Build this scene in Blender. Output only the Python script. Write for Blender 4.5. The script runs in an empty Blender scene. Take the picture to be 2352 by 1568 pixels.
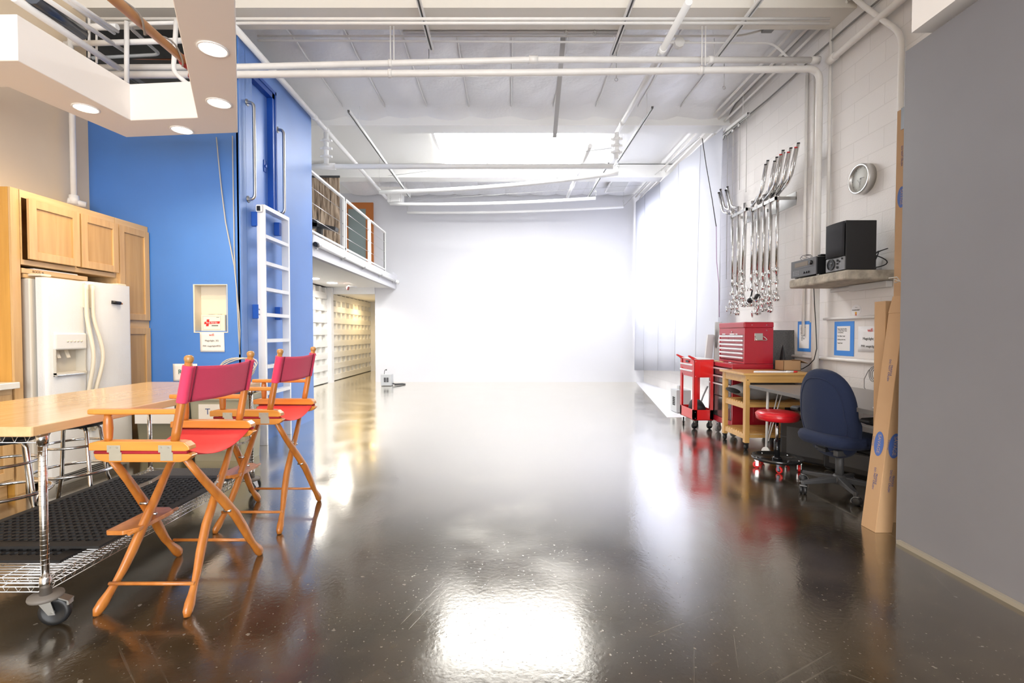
import bpy, math, random
from mathutils import Vector, Matrix
random.seed(7)
R = math.radians
PI = math.pi
S = bpy.context.scene
COL = S.collection

# ------------------------------------------------------------------ camera
HC = 1.27
cam_d = bpy.data.cameras.new('camera'); cam = bpy.data.objects.new('camera', cam_d); COL.objects.link(cam)
F_PX = 1118.0; PITCH = R(1.4); VX = 1164.0; HY = 766.0
cam_d.sensor_width = 36; cam_d.lens = F_PX / 2352 * 36
cam.location = (0, 0, HC); cam.rotation_euler = (PI/2 - PITCH, 0, 0)
CY = HY + F_PX * math.tan(PITCH)
cam_d.shift_x = (1176 - VX) / 2352
cam_d.shift_y = (CY - 784) / 2352
cam_d.clip_start = 0.05; cam_d.clip_end = 100
S.camera = cam
S.view_settings.view_transform = 'Standard'; S.view_settings.look = 'None'
S.view_settings.gamma = 1; S.view_settings.use_curve_mapping = False
S.view_settings.exposure = 1.0

# ------------------------------------------------------------------ world and lights
W = bpy.data.worlds.new('world'); S.world = W; W.use_nodes = True
W.node_tree.nodes['Background'].inputs[0].default_value = (0.93, 0.96, 1, 1)
W.node_tree.nodes['Background'].inputs[1].default_value = 0.55

def area(name, loc, rot, sx, sy, power, color=(1, 1, 1), spread=180):
    l = bpy.data.lights.new(name, 'AREA'); l.shape = 'RECTANGLE'; l.size = sx; l.size_y = sy
    l.energy = power; l.color = color; l.spread = R(spread)
    o = bpy.data.objects.new(name, l); COL.objects.link(o); o.location = loc; o.rotation_euler = rot
    return o
SKYLIGHT = 11.5
area('rear_fill_light', (0.6, -3.6, 2.2), (R(102), 0, 0), 5.5, 3.2, 290, (0.97, 0.98, 1))  # added fill light behind the camera, no door is seen there
area('daylight_side_window', (3.57, 10.6, 2.9), (0, R(90), 0), 2.6, 3.6, 88, (0.93, 0.95, 1))

# ------------------------------------------------------------------ materials
MC = {}
def mat(name, col, rough=0.5, metal=0.0, spec=0.5, noise=0.0, nscale=6.0, bump=0.0, bscale=40.0, emit=None, estr=0, coat=0, trans=0, stretch=None, alpha=1, sheen=0, col2=None):
    if name in MC: return MC[name]
    m = bpy.data.materials.new(name); m.use_nodes = True; nt = m.node_tree; b = nt.nodes['Principled BSDF']
    b.inputs['Base Color'].default_value = (*col, 1); b.inputs['Roughness'].default_value = rough
    b.inputs['Metallic'].default_value = metal; b.inputs['Specular IOR Level'].default_value = spec
    b.inputs['Coat Weight'].default_value = coat; b.inputs['Coat Roughness'].default_value = 0.08
    b.inputs['Transmission Weight'].default_value = trans; b.inputs['Alpha'].default_value = alpha
    b.inputs['Sheen Weight'].default_value = sheen
    if emit: b.inputs['Emission Color'].default_value = (*emit, 1); b.inputs['Emission Strength'].default_value = estr
    tc = nt.nodes.new('ShaderNodeTexCoord'); mp = nt.nodes.new('ShaderNodeMapping')
    nt.links.new(tc.outputs['Object'], mp.inputs[0])
    if stretch: mp.inputs['Scale'].default_value = stretch
    if noise or col2:
        n = nt.nodes.new('ShaderNodeTexNoise'); n.inputs['Scale'].default_value = nscale; n.inputs['Detail'].default_value = 5
        nt.links.new(mp.outputs[0], n.inputs['Vector'])
        mx = nt.nodes.new('ShaderNodeMix'); mx.data_type = 'RGBA'
        c2 = col2 if col2 else tuple(c * (1 - noise) for c in col)
        c1 = col if col2 else tuple(min(1, c * (1 + noise)) for c in col)
        mx.inputs['A'].default_value = (*c1, 1); mx.inputs['B'].default_value = (*c2, 1)
        rp = nt.nodes.new('ShaderNodeMapRange'); rp.inputs['From Min'].default_value = 0.3; rp.inputs['From Max'].default_value = 0.7
        nt.links.new(n.outputs['Fac'], rp.inputs['Value']); nt.links.new(rp.outputs[0], mx.inputs['Factor'])
        nt.links.new(mx.outputs['Result'], b.inputs['Base Color'])
    if bump:
        n2 = nt.nodes.new('ShaderNodeTexNoise'); n2.inputs['Scale'].default_value = bscale; n2.inputs['Detail'].default_value = 3
        nt.links.new(mp.outputs[0], n2.inputs['Vector'])
        bp = nt.nodes.new('ShaderNodeBump'); bp.inputs['Strength'].default_value = bump; bp.inputs['Distance'].default_value = 0.01
        nt.links.new(n2.outputs['Fac'], bp.inputs['Height']); nt.links.new(bp.outputs[0], b.inputs['Normal'])
    MC[name] = m
    return m

def floor_mat():
    m = bpy.data.materials.new('stained_concrete'); m.use_nodes = True; nt = m.node_tree; N = nt.nodes; L = nt.links
    N.remove(N['Principled BSDF']); out = N['Material Output']
    tc = N.new('ShaderNodeTexCoord')
    def noise(scale, detail=4, stretch=(1, 1, 1), rot=0, dist=0):
        mp = N.new('ShaderNodeMapping'); mp.vector_type = 'TEXTURE'; mp.inputs['Scale'].default_value = tuple(1 / q for q in stretch); mp.inputs['Rotation'].default_value = (0, 0, rot)
        L.new(tc.outputs['Object'], mp.inputs[0])
        n = N.new('ShaderNodeTexNoise'); n.inputs['Scale'].default_value = scale; n.inputs['Detail'].default_value = detail
        n.inputs['Distortion'].default_value = dist
        L.new(mp.outputs[0], n.inputs['Vector']); return n.outputs['Fac']
    def rng(src, a, b, c=0, d=1):
        r = N.new('ShaderNodeMapRange'); r.inputs[1].default_value = a; r.inputs[2].default_value = b; r.inputs[3].default_value = c; r.inputs[4].default_value = d
        L.new(src, r.inputs[0]); return r.outputs[0]
    def mix(f, a, b):
        x = N.new('ShaderNodeMix'); x.data_type = 'RGBA'; L.new(f, x.inputs['Factor'])
        for k, v in (('A', a), ('B', b)):
            if isinstance(v, tuple): x.inputs[k].default_value = (*v, 1)
            else: L.new(v, x.inputs[k])
        return x.outputs['Result']
    def mx(a, b, op='MAXIMUM'):
        q = N.new('ShaderNodeMath'); q.operation = op
        for i, v in enumerate((a, b)):
            if isinstance(v, (int, float)): q.inputs[i].default_value = v
            else: L.new(v, q.inputs[i])
        return q.outputs[0]
    base = mix(rng(noise(1.1, 6, dist=0.6), 0.35, 0.65), (0.024, 0.0165, 0.009), (0.052, 0.038, 0.023))
    base = mix(rng(noise(9, 5), 0.45, 0.75, 0, 0.5), base, (0.075, 0.055, 0.035))
    # light chips in the sealer and long hair scratches
    chips = rng(noise(26, 2), 0.715, 0.74, 0, 0.7)
    chips2 = rng(noise(70, 1), 0.71, 0.74, 0, 0.6)
    sc = 0
    def scratch(rot, scale, lo):
        a = noise(scale, 1, (0.014, 1, 1), rot, 0.1)
        b = noise(1.3, 2, rot=rot + 1)
        return mx(rng(a, lo, lo + 0.012, 0, 0.16), rng(b, 0.52, 0.6), 'MULTIPLY')
    s1 = scratch(0.5, 62, 0.715); s2 = scratch(-0.75, 70, 0.715); s3 = scratch(1.2, 55, 0.72)
    marks = mx(mx(chips, chips2), mx(mx(s1, s2), s3))
    base = mix(mx(marks, 0.45, 'MULTIPLY'), base, (0.5, 0.45, 0.38))
    # saw-cut slab joint
    sx = N.new('ShaderNodeSeparateXYZ'); L.new(tc.outputs['Object'], sx.inputs[0])
    jx = mx(mx(sx.outputs['X'], 2.425, 'SUBTRACT'), 0, 'ADD'); ab = N.new('ShaderNodeMath'); ab.operation = 'ABSOLUTE'; L.new(jx, ab.inputs[0])
    joint = rng(ab.outputs[0], 0.004, 0.008, 1, 0)
    base = mix(joint, base, (0.22, 0.18, 0.13))
    d = N.new('ShaderNodeBsdfDiffuse'); L.new(base, d.inputs['Color'])
    g = N.new('ShaderNodeBsdfGlossy'); g.inputs['Color'].default_value = (1.0, 0.975, 0.91, 1)
    L.new(rng(noise(2.2, 6), 0.3, 0.7, 0.10, 0.22), g.inputs['Roughness'])
    bp = N.new('ShaderNodeBump'); bp.inputs['Strength'].default_value = 0.10; bp.inputs['Distance'].default_value = 0.004
    hgt = mx(mx(noise(45, 3), noise(9, 3), 'ADD'), mx(marks, -1.5, 'MULTIPLY'), 'ADD')
    L.new(hgt, bp.inputs['Height']); L.new(bp.outputs[0], g.inputs['Normal'])
    lw = N.new('ShaderNodeLayerWeight'); lw.inputs['Blend'].default_value = 0.5
    cr = N.new('ShaderNodeValToRGB'); L.new(lw.outputs['Facing'], cr.inputs[0])
    e = cr.color_ramp.elements
    # facing = 1 - cos(incidence); grazing reflection of a thick clear sealer
    e[0].position = 0.0; e[0].color = (0.03,) * 3 + (1,)
    e[1].position = 1.0; e[1].color = (1,) * 3 + (1,)
    for p, v in ((0.35, 0.05), (0.5, 0.135), (0.6, 0.30), (0.68, 0.53), (0.75, 0.76), (0.82, 0.92), (0.88, 0.98)):
        q = e.new(p); q.color = (v, v, v, 1)
    ms = N.new('ShaderNodeMixShader'); L.new(cr.outputs[0], ms.inputs[0]); L.new(d.outputs[0], ms.inputs[1]); L.new(g.outputs[0], ms.inputs[2])
    L.new(ms.outputs[0], out.inputs['Surface'])
    return m

def block_mat():
    """painted concrete block wall on a plane of constant X (uses Y and Z)"""
    m = bpy.data.materials.new('painted_block'); m.use_nodes = True; nt = m.node_tree; N = nt.nodes; L = nt.links
    b = N['Principled BSDF']; b.inputs['Roughness'].default_value = 0.55
    tc = N.new('ShaderNodeTexCoord'); sx = N.new('ShaderNodeSeparateXYZ'); cx = N.new('ShaderNodeCombineXYZ')
    L.new(tc.outputs['Object'], sx.inputs[0]); L.new(sx.outputs['Y'], cx.inputs['X']); L.new(sx.outputs['Z'], cx.inputs['Y'])
    br = N.new('ShaderNodeTexBrick'); L.new(cx.outputs[0], br.inputs['Vector'])
    br.inputs['Scale'].default_value = 1; br.inputs['Brick Width'].default_value = 0.406; br.inputs['Row Height'].default_value = 0.203
    br.inputs['Mortar Size'].default_value = 0.005; br.inputs['Mortar Smooth'].default_value = 0.6
    br.inputs['Color1'].default_value = (0.80, 0.77, 0.745, 1); br.inputs['Color2'].default_value = (0.83, 0.80, 0.775, 1); br.inputs['Mortar'].default_value = (0.74, 0.71, 0.68, 1)
    L.new(br.outputs['Color'], b.inputs['Base Color'])
    n = N.new('ShaderNodeTexNoise'); n.inputs['Scale'].default_value = 60; n.inputs['Detail'].default_value = 4; L.new(tc.outputs['Object'], n.inputs['Vector'])
    s = N.new('ShaderNodeMath'); s.operation = 'MULTIPLY_ADD'; L.new(br.outputs['Fac'], s.inputs[0]); s.inputs[1].default_value = -1.2; L.new(n.outputs['Fac'], s.inputs[2])
    bp = N.new('ShaderNodeBump'); bp.inputs['Strength'].default_value = 0.3; bp.inputs['Distance'].default_value = 0.006
    L.new(s.outputs[0], bp.inputs['Height']); L.new(bp.outputs[0], b.inputs['Normal'])
    return m

def bark_mat():
    m = bpy.data.materials.new('bark_print'); m.use_nodes = True; nt = m.node_tree; N = nt.nodes; L = nt.links
    b = N['Principled BSDF']; b.inputs['Roughness'].default_value = 0.8
    tc = N.new('ShaderNodeTexCoord'); mp = N.new('ShaderNodeMapping'); mp.inputs['Scale'].default_value = (9, 1, 0.8); L.new(tc.outputs['Object'], mp.inputs[0])
    n = N.new('ShaderNodeTexNoise'); n.inputs['Scale'].default_value = 2.2; n.inputs['Detail'].default_value = 8; n.inputs['Distortion'].default_value = 0.7
    L.new(mp.outputs[0], n.inputs['Vector']); cr = N.new('ShaderNodeValToRGB'); L.new(n.outputs['Fac'], cr.inputs[0])
    e = cr.color_ramp.elements; e[0].position = 0.34; e[0].color = (0.07, 0.05, 0.035, 1); e[1].position = 0.62; e[1].color = (0.62, 0.49, 0.36, 1)
    q = e.new(0.46); q.color = (0.27, 0.19, 0.13, 1)
    L.new(cr.outputs[0], b.inputs['Base Color']); return m

def wood(name, c1, c2, axis='Z', rough=0.4, coat=0.2, sc=1.0):
    st = {'X': (0.6, 9, 9), 'Y': (9, 0.6, 9), 'Z': (9, 9, 0.6)}[axis]
    return mat(name, c1, rough, col2=c2, nscale=3.0 * sc, stretch=st, coat=coat)

FLOOR = floor_mat(); BLOCK = block_mat(); BARK = bark_mat()
WHITE = mat('white_wall_paint', (0.86, 0.855, 0.85), 0.6, noise=0.01, nscale=2)
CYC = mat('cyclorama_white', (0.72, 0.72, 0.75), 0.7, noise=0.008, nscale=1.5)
CEIL = mat('white_ceiling_paint', (0.93, 0.925, 0.905), 0.6)
BEAMM = mat('cream_beam_paint', (0.80, 0.75, 0.67), 0.5, bump=0.1, bscale=20)
TAN = mat('beige_wall_paint', (0.86, 0.70, 0.50), 0.6, noise=0.03, nscale=2)
DIM = mat('shaded_deck', (0.07, 0.062, 0.05), 0.8, noise=0.2, nscale=4)  # ceiling colour darkened to stand for the unlit space over the blue room
FOIL = mat('white_foil_insulation', (0.93, 0.93, 0.945), 0.33, spec=0.8, bump=0.7, bscale=16)
BLUE = mat('blue_wall_paint', (0.038, 0.185, 0.58), 0.5, spec=1.0, noise=0.05, nscale=2, sheen=0.32)
BLUED = mat('blue_door_paint', (0.055, 0.22, 0.68), 0.44, spec=1.0, sheen=0.3)
BLUET = mat('blue_trim_paint', (0.012, 0.085, 0.42), 0.4)
GREY = mat('grey_wall_paint', (0.192, 0.183, 0.193), 0.5, noise=0.04, nscale=1.5)
SOFF = mat('soffit_paint', (0.88, 0.83, 0.78), 0.6)
PIPE = mat('painted_pipe', (0.89, 0.865, 0.83), 0.4, noise=0.03, nscale=8)
PIPEW = mat('white_painted_pipe', (0.93, 0.925, 0.91), 0.4)
CHROME = mat('chrome', (0.75, 0.74, 0.73), 0.12, 1.0)
STEEL = mat('brushed_steel', (0.60, 0.60, 0.59), 0.3, 1.0)
ZINC = mat('zinc_plate', (0.62, 0.62, 0.56), 0.38, 0.9)
ALU = mat('aluminium_ladder', (0.84, 0.84, 0.85), 0.35, 0.35)
BLACK = mat('black_plastic', (0.012, 0.012, 0.013), 0.45)
BLACKG = mat('black_gloss', (0.01, 0.01, 0.011), 0.12)
RUBBER = mat('black_rubber', (0.016, 0.015, 0.015), 0.6)
DGREY = mat('dark_grey_plastic', (0.05, 0.05, 0.052), 0.5)
MGREY = mat('mid_grey_plastic', (0.25, 0.25, 0.25), 0.5)
MAPLE = wood('maple_z', (0.62, 0.395, 0.18), (0.53, 0.32, 0.135), 'Z')
MAPLEY = wood('maple_y', (0.68, 0.46, 0.23), (0.58, 0.37, 0.17), 'Y')
MAPLED = wood('maple_panel', (0.56, 0.34, 0.135), (0.46, 0.265, 0.09), 'Z')
MAPLES = wood('maple_side', (0.60, 0.31, 0.06), (0.50, 0.245, 0.04), 'Z')
BUTCH = wood('butcher_block', (0.72, 0.49, 0.25), (0.62, 0.39, 0.18), 'Y', 0.25, 0.5)
CHAIRW = wood('chair_wood', (0.56, 0.20, 0.035), (0.42, 0.13, 0.02), 'Z', 0.32, 0.35)
CHAIRL = wood('chair_wood_light', (0.72, 0.29, 0.045), (0.60, 0.21, 0.03), 'X', 0.32, 0.35)
KNOBW = mat('knob_wood', (0.45, 0.22, 0.06), 0.35, coat=0.4)
CANVAS = mat('pink_red_canvas', (0.74, 0.045, 0.12), 0.8, bump=0.25, bscale=500, sheen=0.08)
CANVASS = mat('red_seat_canvas', (0.80, 0.04, 0.04), 0.75, bump=0.25, bscale=500, sheen=0.08)
FRIDGE = mat('fridge_white', (0.80, 0.80, 0.79), 0.28, bump=0.25, bscale=160)
FRIDGES = mat('fridge_side', (0.70, 0.65, 0.57), 0.4)
CREAM = mat('cream_plastic', (0.72, 0.64, 0.50), 0.35)
PAPER = mat('paper', (0.82, 0.78, 0.73), 0.8)
PAPERW = mat('white_paper', (0.86, 0.86, 0.87), 0.8)
INK = mat('grey_ink', (0.12, 0.12, 0.12), 0.8); INKR = mat('red_ink', (0.65, 0.08, 0.07), 0.8); INKG = mat('green_ink', (0.03, 0.12, 0.08), 0.8)
INKB = mat('navy_ink', (0.05, 0.08, 0.25), 0.8)
TAPE = mat('blue_tape', (0.06, 0.28, 0.80), 0.6)
YEL = mat('yellow_tape', (0.85, 0.68, 0.02), 0.6); RED = mat('red_tape', (0.7, 0.03, 0.03), 0.5)
REDM = mat('red_metal', (0.42, 0.012, 0.028), 0.3, coat=0.5)
REDC = mat('bright_red_metal', (0.68, 0.012, 0.014), 0.3, coat=0.5)
REDV = mat('red_vinyl', (0.62, 0.012, 0.02), 0.3, coat=0.3)
CARTW = wood('cart_wood', (0.66, 0.39, 0.13), (0.56, 0.31, 0.09), 'Z', 0.35)
CARTX = wood('cart_wood_x', (0.66, 0.39, 0.13), (0.56, 0.31, 0.09), 'X', 0.35)
CARD = mat('cardboard', (0.47, 0.285, 0.145), 0.8, noise=0.05, nscale=4)
CARDD = mat('cardboard_inside', (0.36, 0.20, 0.10), 0.8)
CONC = mat('raw_concrete', (0.42, 0.37, 0.30), 0.85, noise=0.3, nscale=12, bump=0.8, bscale=35)
NAVY = mat('navy_fabric', (0.0055, 0.013, 0.045), 0.9, bump=0.2, bscale=300, sheen=0.04)
LINEN = mat('grey_linen', (0.20, 0.19, 0.185), 0.9, bump=0.3, bscale=200)
SILK = mat('white_diffusion_cloth', (0.84, 0.85, 0.90), 0.8)
_n = SILK.node_tree; _t = _n.nodes.new('ShaderNodeBsdfTranslucent'); _t.inputs[0].default_value = (0.82, 0.84, 0.92, 1); _m = _n.nodes.new('ShaderNodeMixShader'); _m.inputs[0].default_value = 0.4
_n.links.new(_n.nodes['Principled BSDF'].outputs[0], _m.inputs[1]); _n.links.new(_t.outputs[0], _m.inputs[2]); _n.links.new(_m.outputs[0], _n.nodes['Material Output'].inputs[0])
DESKM = mat('grey_laminate', (0.22, 0.20, 0.185), 0.3)
BINM = mat('beige_bin_plastic', (0.37, 0.35, 0.26), 0.5)
LAMP = mat('lamp_diffuser', (1, 1, 1), 0.5, emit=(1, 0.93, 0.78), estr=8)
SKYM = mat('skylight_panel', (1, 1, 1), 0.5, emit=(1, 0.995, 0.98), estr=SKYLIGHT)
GLASSF = mat('frosted_glass', (0.27, 0.33, 0.32), 0.4)
ORANGE = mat('orange_wood', (0.50, 0.16, 0.035), 0.4)
POLEW = mat('pole_wood', (0.52, 0.26, 0.10), 0.4, noise=0.1, nscale=5)
BOXG = mat('light_grey_case', (0.55, 0.56, 0.57), 0.35)
COPPER = mat('copper_pipe', (0.45, 0.15, 0.07), 0.4, 0.6)
DUCT = mat('dark_duct', (0.10, 0.11, 0.13), 0.3, 0.7)

# ------------------------------------------------------------------ mesh builder
ORG = {}
class MB:
    def __init__(s): s.v = []; s.f = []; s.sm = []
    def add(s, vs, fs, smooth=False):
        n = len(s.v); s.v += [tuple(v) for v in vs]; s.f += [tuple(i + n for i in f) for f in fs]; s.sm += [smooth] * len(fs); return s
    def box(s, x0, x1, y0, y1, z0, z1):
        if x0 > x1: x0, x1 = x1, x0
        if y0 > y1: y0, y1 = y1, y0
        if z0 > z1: z0, z1 = z1, z0
        vs = [(x, y, z) for z in (z0, z1) for y in (y0, y1) for x in (x0, x1)]
        return s.add(vs, [(0, 2, 3, 1), (4, 5, 7, 6), (0, 1, 5, 4), (2, 6, 7, 3), (0, 4, 6, 2), (1, 3, 7, 5)])
    def obox(s, c, u, v, w):
        """oriented box: centre c, half-vectors u, v, w"""
        c, u, v, w = map(Vector, (c, u, v, w))
        vs = [c + a * u + b * v + d * w for d in (-1, 1) for b in (-1, 1) for a in (-1, 1)]
        fs = [(0, 2, 3, 1), (4, 5, 7, 6), (0, 1, 5, 4), (2, 6, 7, 3), (0, 4, 6, 2), (1, 3, 7, 5)]
        if u.cross(v).dot(w) < 0: fs = [f[::-1] for f in fs]
        return s.add(vs, fs)
    def bar(s, a, b, w, h, up=(0, 0, 1)):
        a, b, up = map(Vector, (a, b, up)); d = (b - a); sd = d.cross(up)
        if sd.length < 1e-6: sd = d.cross(Vector((1, 0, 0)))
        sd.normalize(); u2 = sd.cross(d).normalized()
        return s.obox((a + b) / 2, d / 2, sd * w / 2, u2 * h / 2)
    def tube(s, pts, r, n=10, closed=False, flat=None):
        pts = [Vector(p) for p in pts]; k = len(pts)
        rr = r if isinstance(r, (list, tuple)) else [r] * k
        ref = None; rings = []
        for i, p in enumerate(pts):
            if closed: t = pts[(i + 1) % k] - pts[i - 1]
            else: t = pts[min(i + 1, k - 1)] - pts[max(i - 1, 0)]
            if t.length < 1e-9: t = Vector((0, 0, 1))
            t.normalize()
            if ref is None:
                ref = Vector((0, 0, 1)) if abs(t.z) < 0.9 else Vector((1, 0, 0))
            a = (ref - t * ref.dot(t))
            if a.length < 1e-5: a = t.orthogonal()
            a.normalize(); ref = a; b = t.cross(a)
            ring = []
            for j in range(n):
                o = (a * math.cos(2 * PI * j / n) + b * math.sin(2 * PI * j / n)) * rr[i]
                if flat: o = Vector((o.x * flat[0], o.y * flat[1], o.z * flat[2]))
                ring.append(p + o)
            rings.append(ring)
        vs = [v for rg in rings for v in rg]; fs = []
        m = k if closed else k - 1
        for i in range(m):
            for j in range(n):
                a0 = i * n + j; a1 = i * n + (j + 1) % n; b0 = ((i + 1) % k) * n + j; b1 = ((i + 1) % k) * n + (j + 1) % n
                fs.append((a0, a1, b1, b0))
        s.add(vs, fs, True)
        if not closed:
            base = len(s.v) - len(vs)
            s.f.append(tuple(base + j for j in range(n))[::-1]); s.sm.append(False)
            s.f.append(tuple(base + (k - 1) * n + j for j in range(n))); s.sm.append(False)
        return s
    def lathe(s, prof, c=(0, 0, 0), axis='Z', n=24, smooth=True):
        vs = []; k = len(prof)
        for (r, h) in prof:
            for j in range(n):
                a = 2 * PI * j / n; x, y = r * math.cos(a), r * math.sin(a)
                p = {'Z': (x, y, h), 'X': (h, x, y), 'Y': (y, h, x)}[axis]
                vs.append((p[0] + c[0], p[1] + c[1], p[2] + c[2]))
        fs = [(i * n + j, i * n + (j + 1) % n, (i + 1) * n + (j + 1) % n, (i + 1) * n + j) for i in range(k - 1) for j in range(n)]
        s.add(vs, fs, smooth); base = len(s.v) - len(vs)
        if prof[0][0] > 1e-6: s.f.append(tuple(base + j for j in range(n))[::-1]); s.sm.append(False)
        if prof[-1][0] > 1e-6: s.f.append(tuple(base + (k - 1) * n + j for j in range(n))); s.sm.append(False)
        return s
    def prism(s, poly, z0, z1, axis='Z'):
        """poly (a, b) extruded: axis Z -> (x, y), axis X -> (y, z), axis Y -> (x, z)"""
        n = len(poly)
        def P(a, b, h): return {'Z': (a, b, h), 'X': (h, a, b), 'Y': (a, h, b)}[axis]
        vs = [P(a, b, z0) for a, b in poly] + [P(a, b, z1) for a, b in poly]
        ar = sum(poly[i][0] * poly[(i + 1) % n][1] - poly[(i + 1) % n][0] * poly[i][1] for i in range(n))
        flip = (ar < 0) != (z1 < z0)
        if axis == 'Y': flip = not flip
        fs = [tuple(range(n))[::-1], tuple(range(n, 2 * n))] + [(i, (i + 1) % n, n + (i + 1) % n, n + i) for i in range(n)]
        if flip: fs = [f[::-1] for f in fs]
        return s.add(vs, fs)
    def grid(s, fn, nu, nv, smooth=True):
        vs = [fn(i / nu, j / nv) for j in range(nv + 1) for i in range(nu + 1)]
        fs = [(j * (nu + 1) + i, j * (nu + 1) + i + 1, (j + 1) * (nu + 1) + i + 1, (j + 1) * (nu + 1) + i) for j in range(nv) for i in range(nu)]
        return s.add(vs, fs, smooth)
    def build(s, name, m, parent=None, bevel=0, seg=2, solid=0, subd=0, label=None, org0=None):
        me = bpy.data.meshes.new(name)
        xs, ys, zs = zip(*s.v)
        if parent is None: org = Vector(((min(xs) + max(xs)) / 2, (min(ys) + max(ys)) / 2, min(zs)))
        else: org = ORG[parent.name]
        if org0 is not None: org = Vector(org0)
        me.from_pydata([tuple(Vector(v) - org) for v in s.v], [], s.f)
        me.polygons.foreach_set('use_smooth', s.sm); me.materials.append(m); me.update()
        o = bpy.data.objects.new(name, me); COL.objects.link(o); ORG[o.name] = org
        if parent is None: o.location = org
        else: o.parent = parent
        if solid:
            q = o.modifiers.new('thickness', 'SOLIDIFY'); q.thickness = solid; q.offset = 0
        if subd:
            q = o.modifiers.new('round', 'SUBSURF'); q.levels = subd; q.render_levels = subd
        if bevel:
            q = o.modifiers.new('soft_edge', 'BEVEL'); q.width = bevel; q.segments = seg; q.limit_method = 'ANGLE'; q.angle_limit = R(40)
        if label: o['label'] = label
        return o

def thing(name, label, cat, loc=(0, 0, 0), group=None):
    o = bpy.data.objects.new(name, None); COL.objects.link(o); o.empty_display_size = 0.1
    o.location = loc; ORG[o.name] = Vector(loc); o['label'] = label; o['category'] = cat
    if group: o['group'] = group
    return o
def tag(o, label, cat, group=None):
    o['label'] = label; o['category'] = cat
    if group: o['group'] = group
    return o
def struct(o): o['kind'] = 'structure'; return o
def kids(o): return [c for c in COL.objects if c.parent == o]
def dup(o, parent=None):
    c = o.copy(); COL.objects.link(c)
    if parent is not None: c.parent = parent
    for ch in kids(o): dup(ch, c)
    return c
def place(o, loc, rz=0): o.location = loc; o.rotation_euler = (0, 0, rz); return o

def text(s_, size, loc, facing, m, parent, name='lettering', align='LEFT', depth=0.0006, sx=1.0, roll=0):
    cu = bpy.data.curves.new('t', 'FONT'); cu.body = s_; cu.size = size; cu.extrude = depth; cu.align_x = align
    cu.space_line = 1.15
    t = bpy.data.objects.new('t', cu); COL.objects.link(t)
    dg = bpy.context.evaluated_depsgraph_get(); dg.update()
    me = bpy.data.meshes.new_from_object(t.evaluated_get(dg)); bpy.data.objects.remove(t)
    rz = {'-Y': 0, '-X': -PI / 2, '+X': PI / 2}[facing] if isinstance(facing, str) else facing
    M = Matrix.Translation(Vector(loc)) @ Matrix.Rotation(rz, 4, 'Z') @ Matrix.Rotation(PI / 2, 4, 'X') @ Matrix.Rotation(roll, 4, 'Z') @ Matrix.Scale(sx, 4, Vector((1, 0, 0)))
    me.transform(M); me.transform(Matrix.Translation(-ORG[parent.name]))
    me.materials.clear(); me.materials.append(m)
    o = bpy.data.objects.new(name, me); COL.objects.link(o); o.parent = parent; ORG[o.name] = ORG[parent.name]
    return o

def ring(c, r, n=28, axis='Z'):
    out = []
    for i in range(n):
        a = 2 * PI * i / n; x, y = r * math.cos(a), r * math.sin(a)
        out.append({'Z': (c[0] + x, c[1] + y, c[2]), 'X': (c[0], c[1] + x, c[2] + y), 'Y': (c[0] + x, c[1], c[2] + y)}[axis])
    return out
def elbow(a, b, c, r, n=6):
    """points of a path a-b-c with its corner at b rounded by r"""
    a, b, c = map(Vector, (a, b, c)); u = (a - b).normalized(); v = (c - b).normalized()
    p0 = b + u * r; p1 = b + v * r
    return [tuple(p0.lerp(b, t).lerp(b.lerp(p1, t), t)) for t in [i / n for i in range(n + 1)]]
def roundpath(pts, r):
    out = [pts[0]]
    for i in range(1, len(pts) - 1): out += elbow(pts[i - 1], pts[i], pts[i + 1], r)
    return out + [pts[-1]]

# ================================================================== THE ROOM
CZ = 4.9; WR = 3.6; YB = 12.77; WL = -4.47; BX = -2.87
struct(MB().box(-8.5, WR + 0.3, -4.5, 18, -0.2, 0).build('floor', FLOOR, org0=(0, 0, 0)))
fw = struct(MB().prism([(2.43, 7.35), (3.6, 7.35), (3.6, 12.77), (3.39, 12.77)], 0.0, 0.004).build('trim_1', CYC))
struct(MB().box(-8.5, WR + 0.3, -4.5, 18, CZ + 0.02, CZ + 0.3).build('ceiling', CEIL))
struct(MB().box(WR, WR + 0.3, -4.5, YB + 0.3, 0, CZ + 0.1).build('wall_right', BLOCK))
wb = MB(); wb.box(-3.45, WR, YB, YB + 0.25, 0, CZ + 0.05).box(-8.5, -3.45, YB, YB + 0.25, 2.32, CZ + 0.05)
struct(wb.build('wall_back', CYC))
struct(MB().box(WL - 0.2, WL, -4.5, 5.25, 0, CZ + 0.1).build('wall_left', TAN))
# blue box room: front wall and tall side wall with the loading door
struct(MB().box(WL - 0.2, BX, 5.25, 5.40, 0, 1.30).box(WL - 0.2, -3.372, 5.25, 5.40, 1.30, 1.80).box(-3.018, BX, 5.25, 5.40, 1.30, 1.80)
       .box(WL - 0.2, BX, 5.25, 5.40, 1.80, 3.92).build('wall_front', BLUE))
sw = MB(); sw.box(BX - 0.15, BX, 5.405, 5.55, 0, 4.44).box(BX - 0.15, BX, 6.06, 7.22, 0, 4.44).box(BX - 0.15, BX, 5.55, 6.06, 0, 2.72).box(BX - 0.15, BX, 5.55, 6.06, 4.18, 4.44)
sw.box(BX - 0.15, BX, 5.25, 5.41, 3.92, 4.44).box(BX - 0.02, BX + 0.012, 5.25, 5.29, 0, 4.44)
struct(sw.build('wall_side', BLUE))
d1 = MB(); d1.box(BX - 0.10, BX - 0.055, 5.55, 6.06, 2.72, 4.18)
d1o = struct(d1.build('door_1', BLUED))
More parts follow.
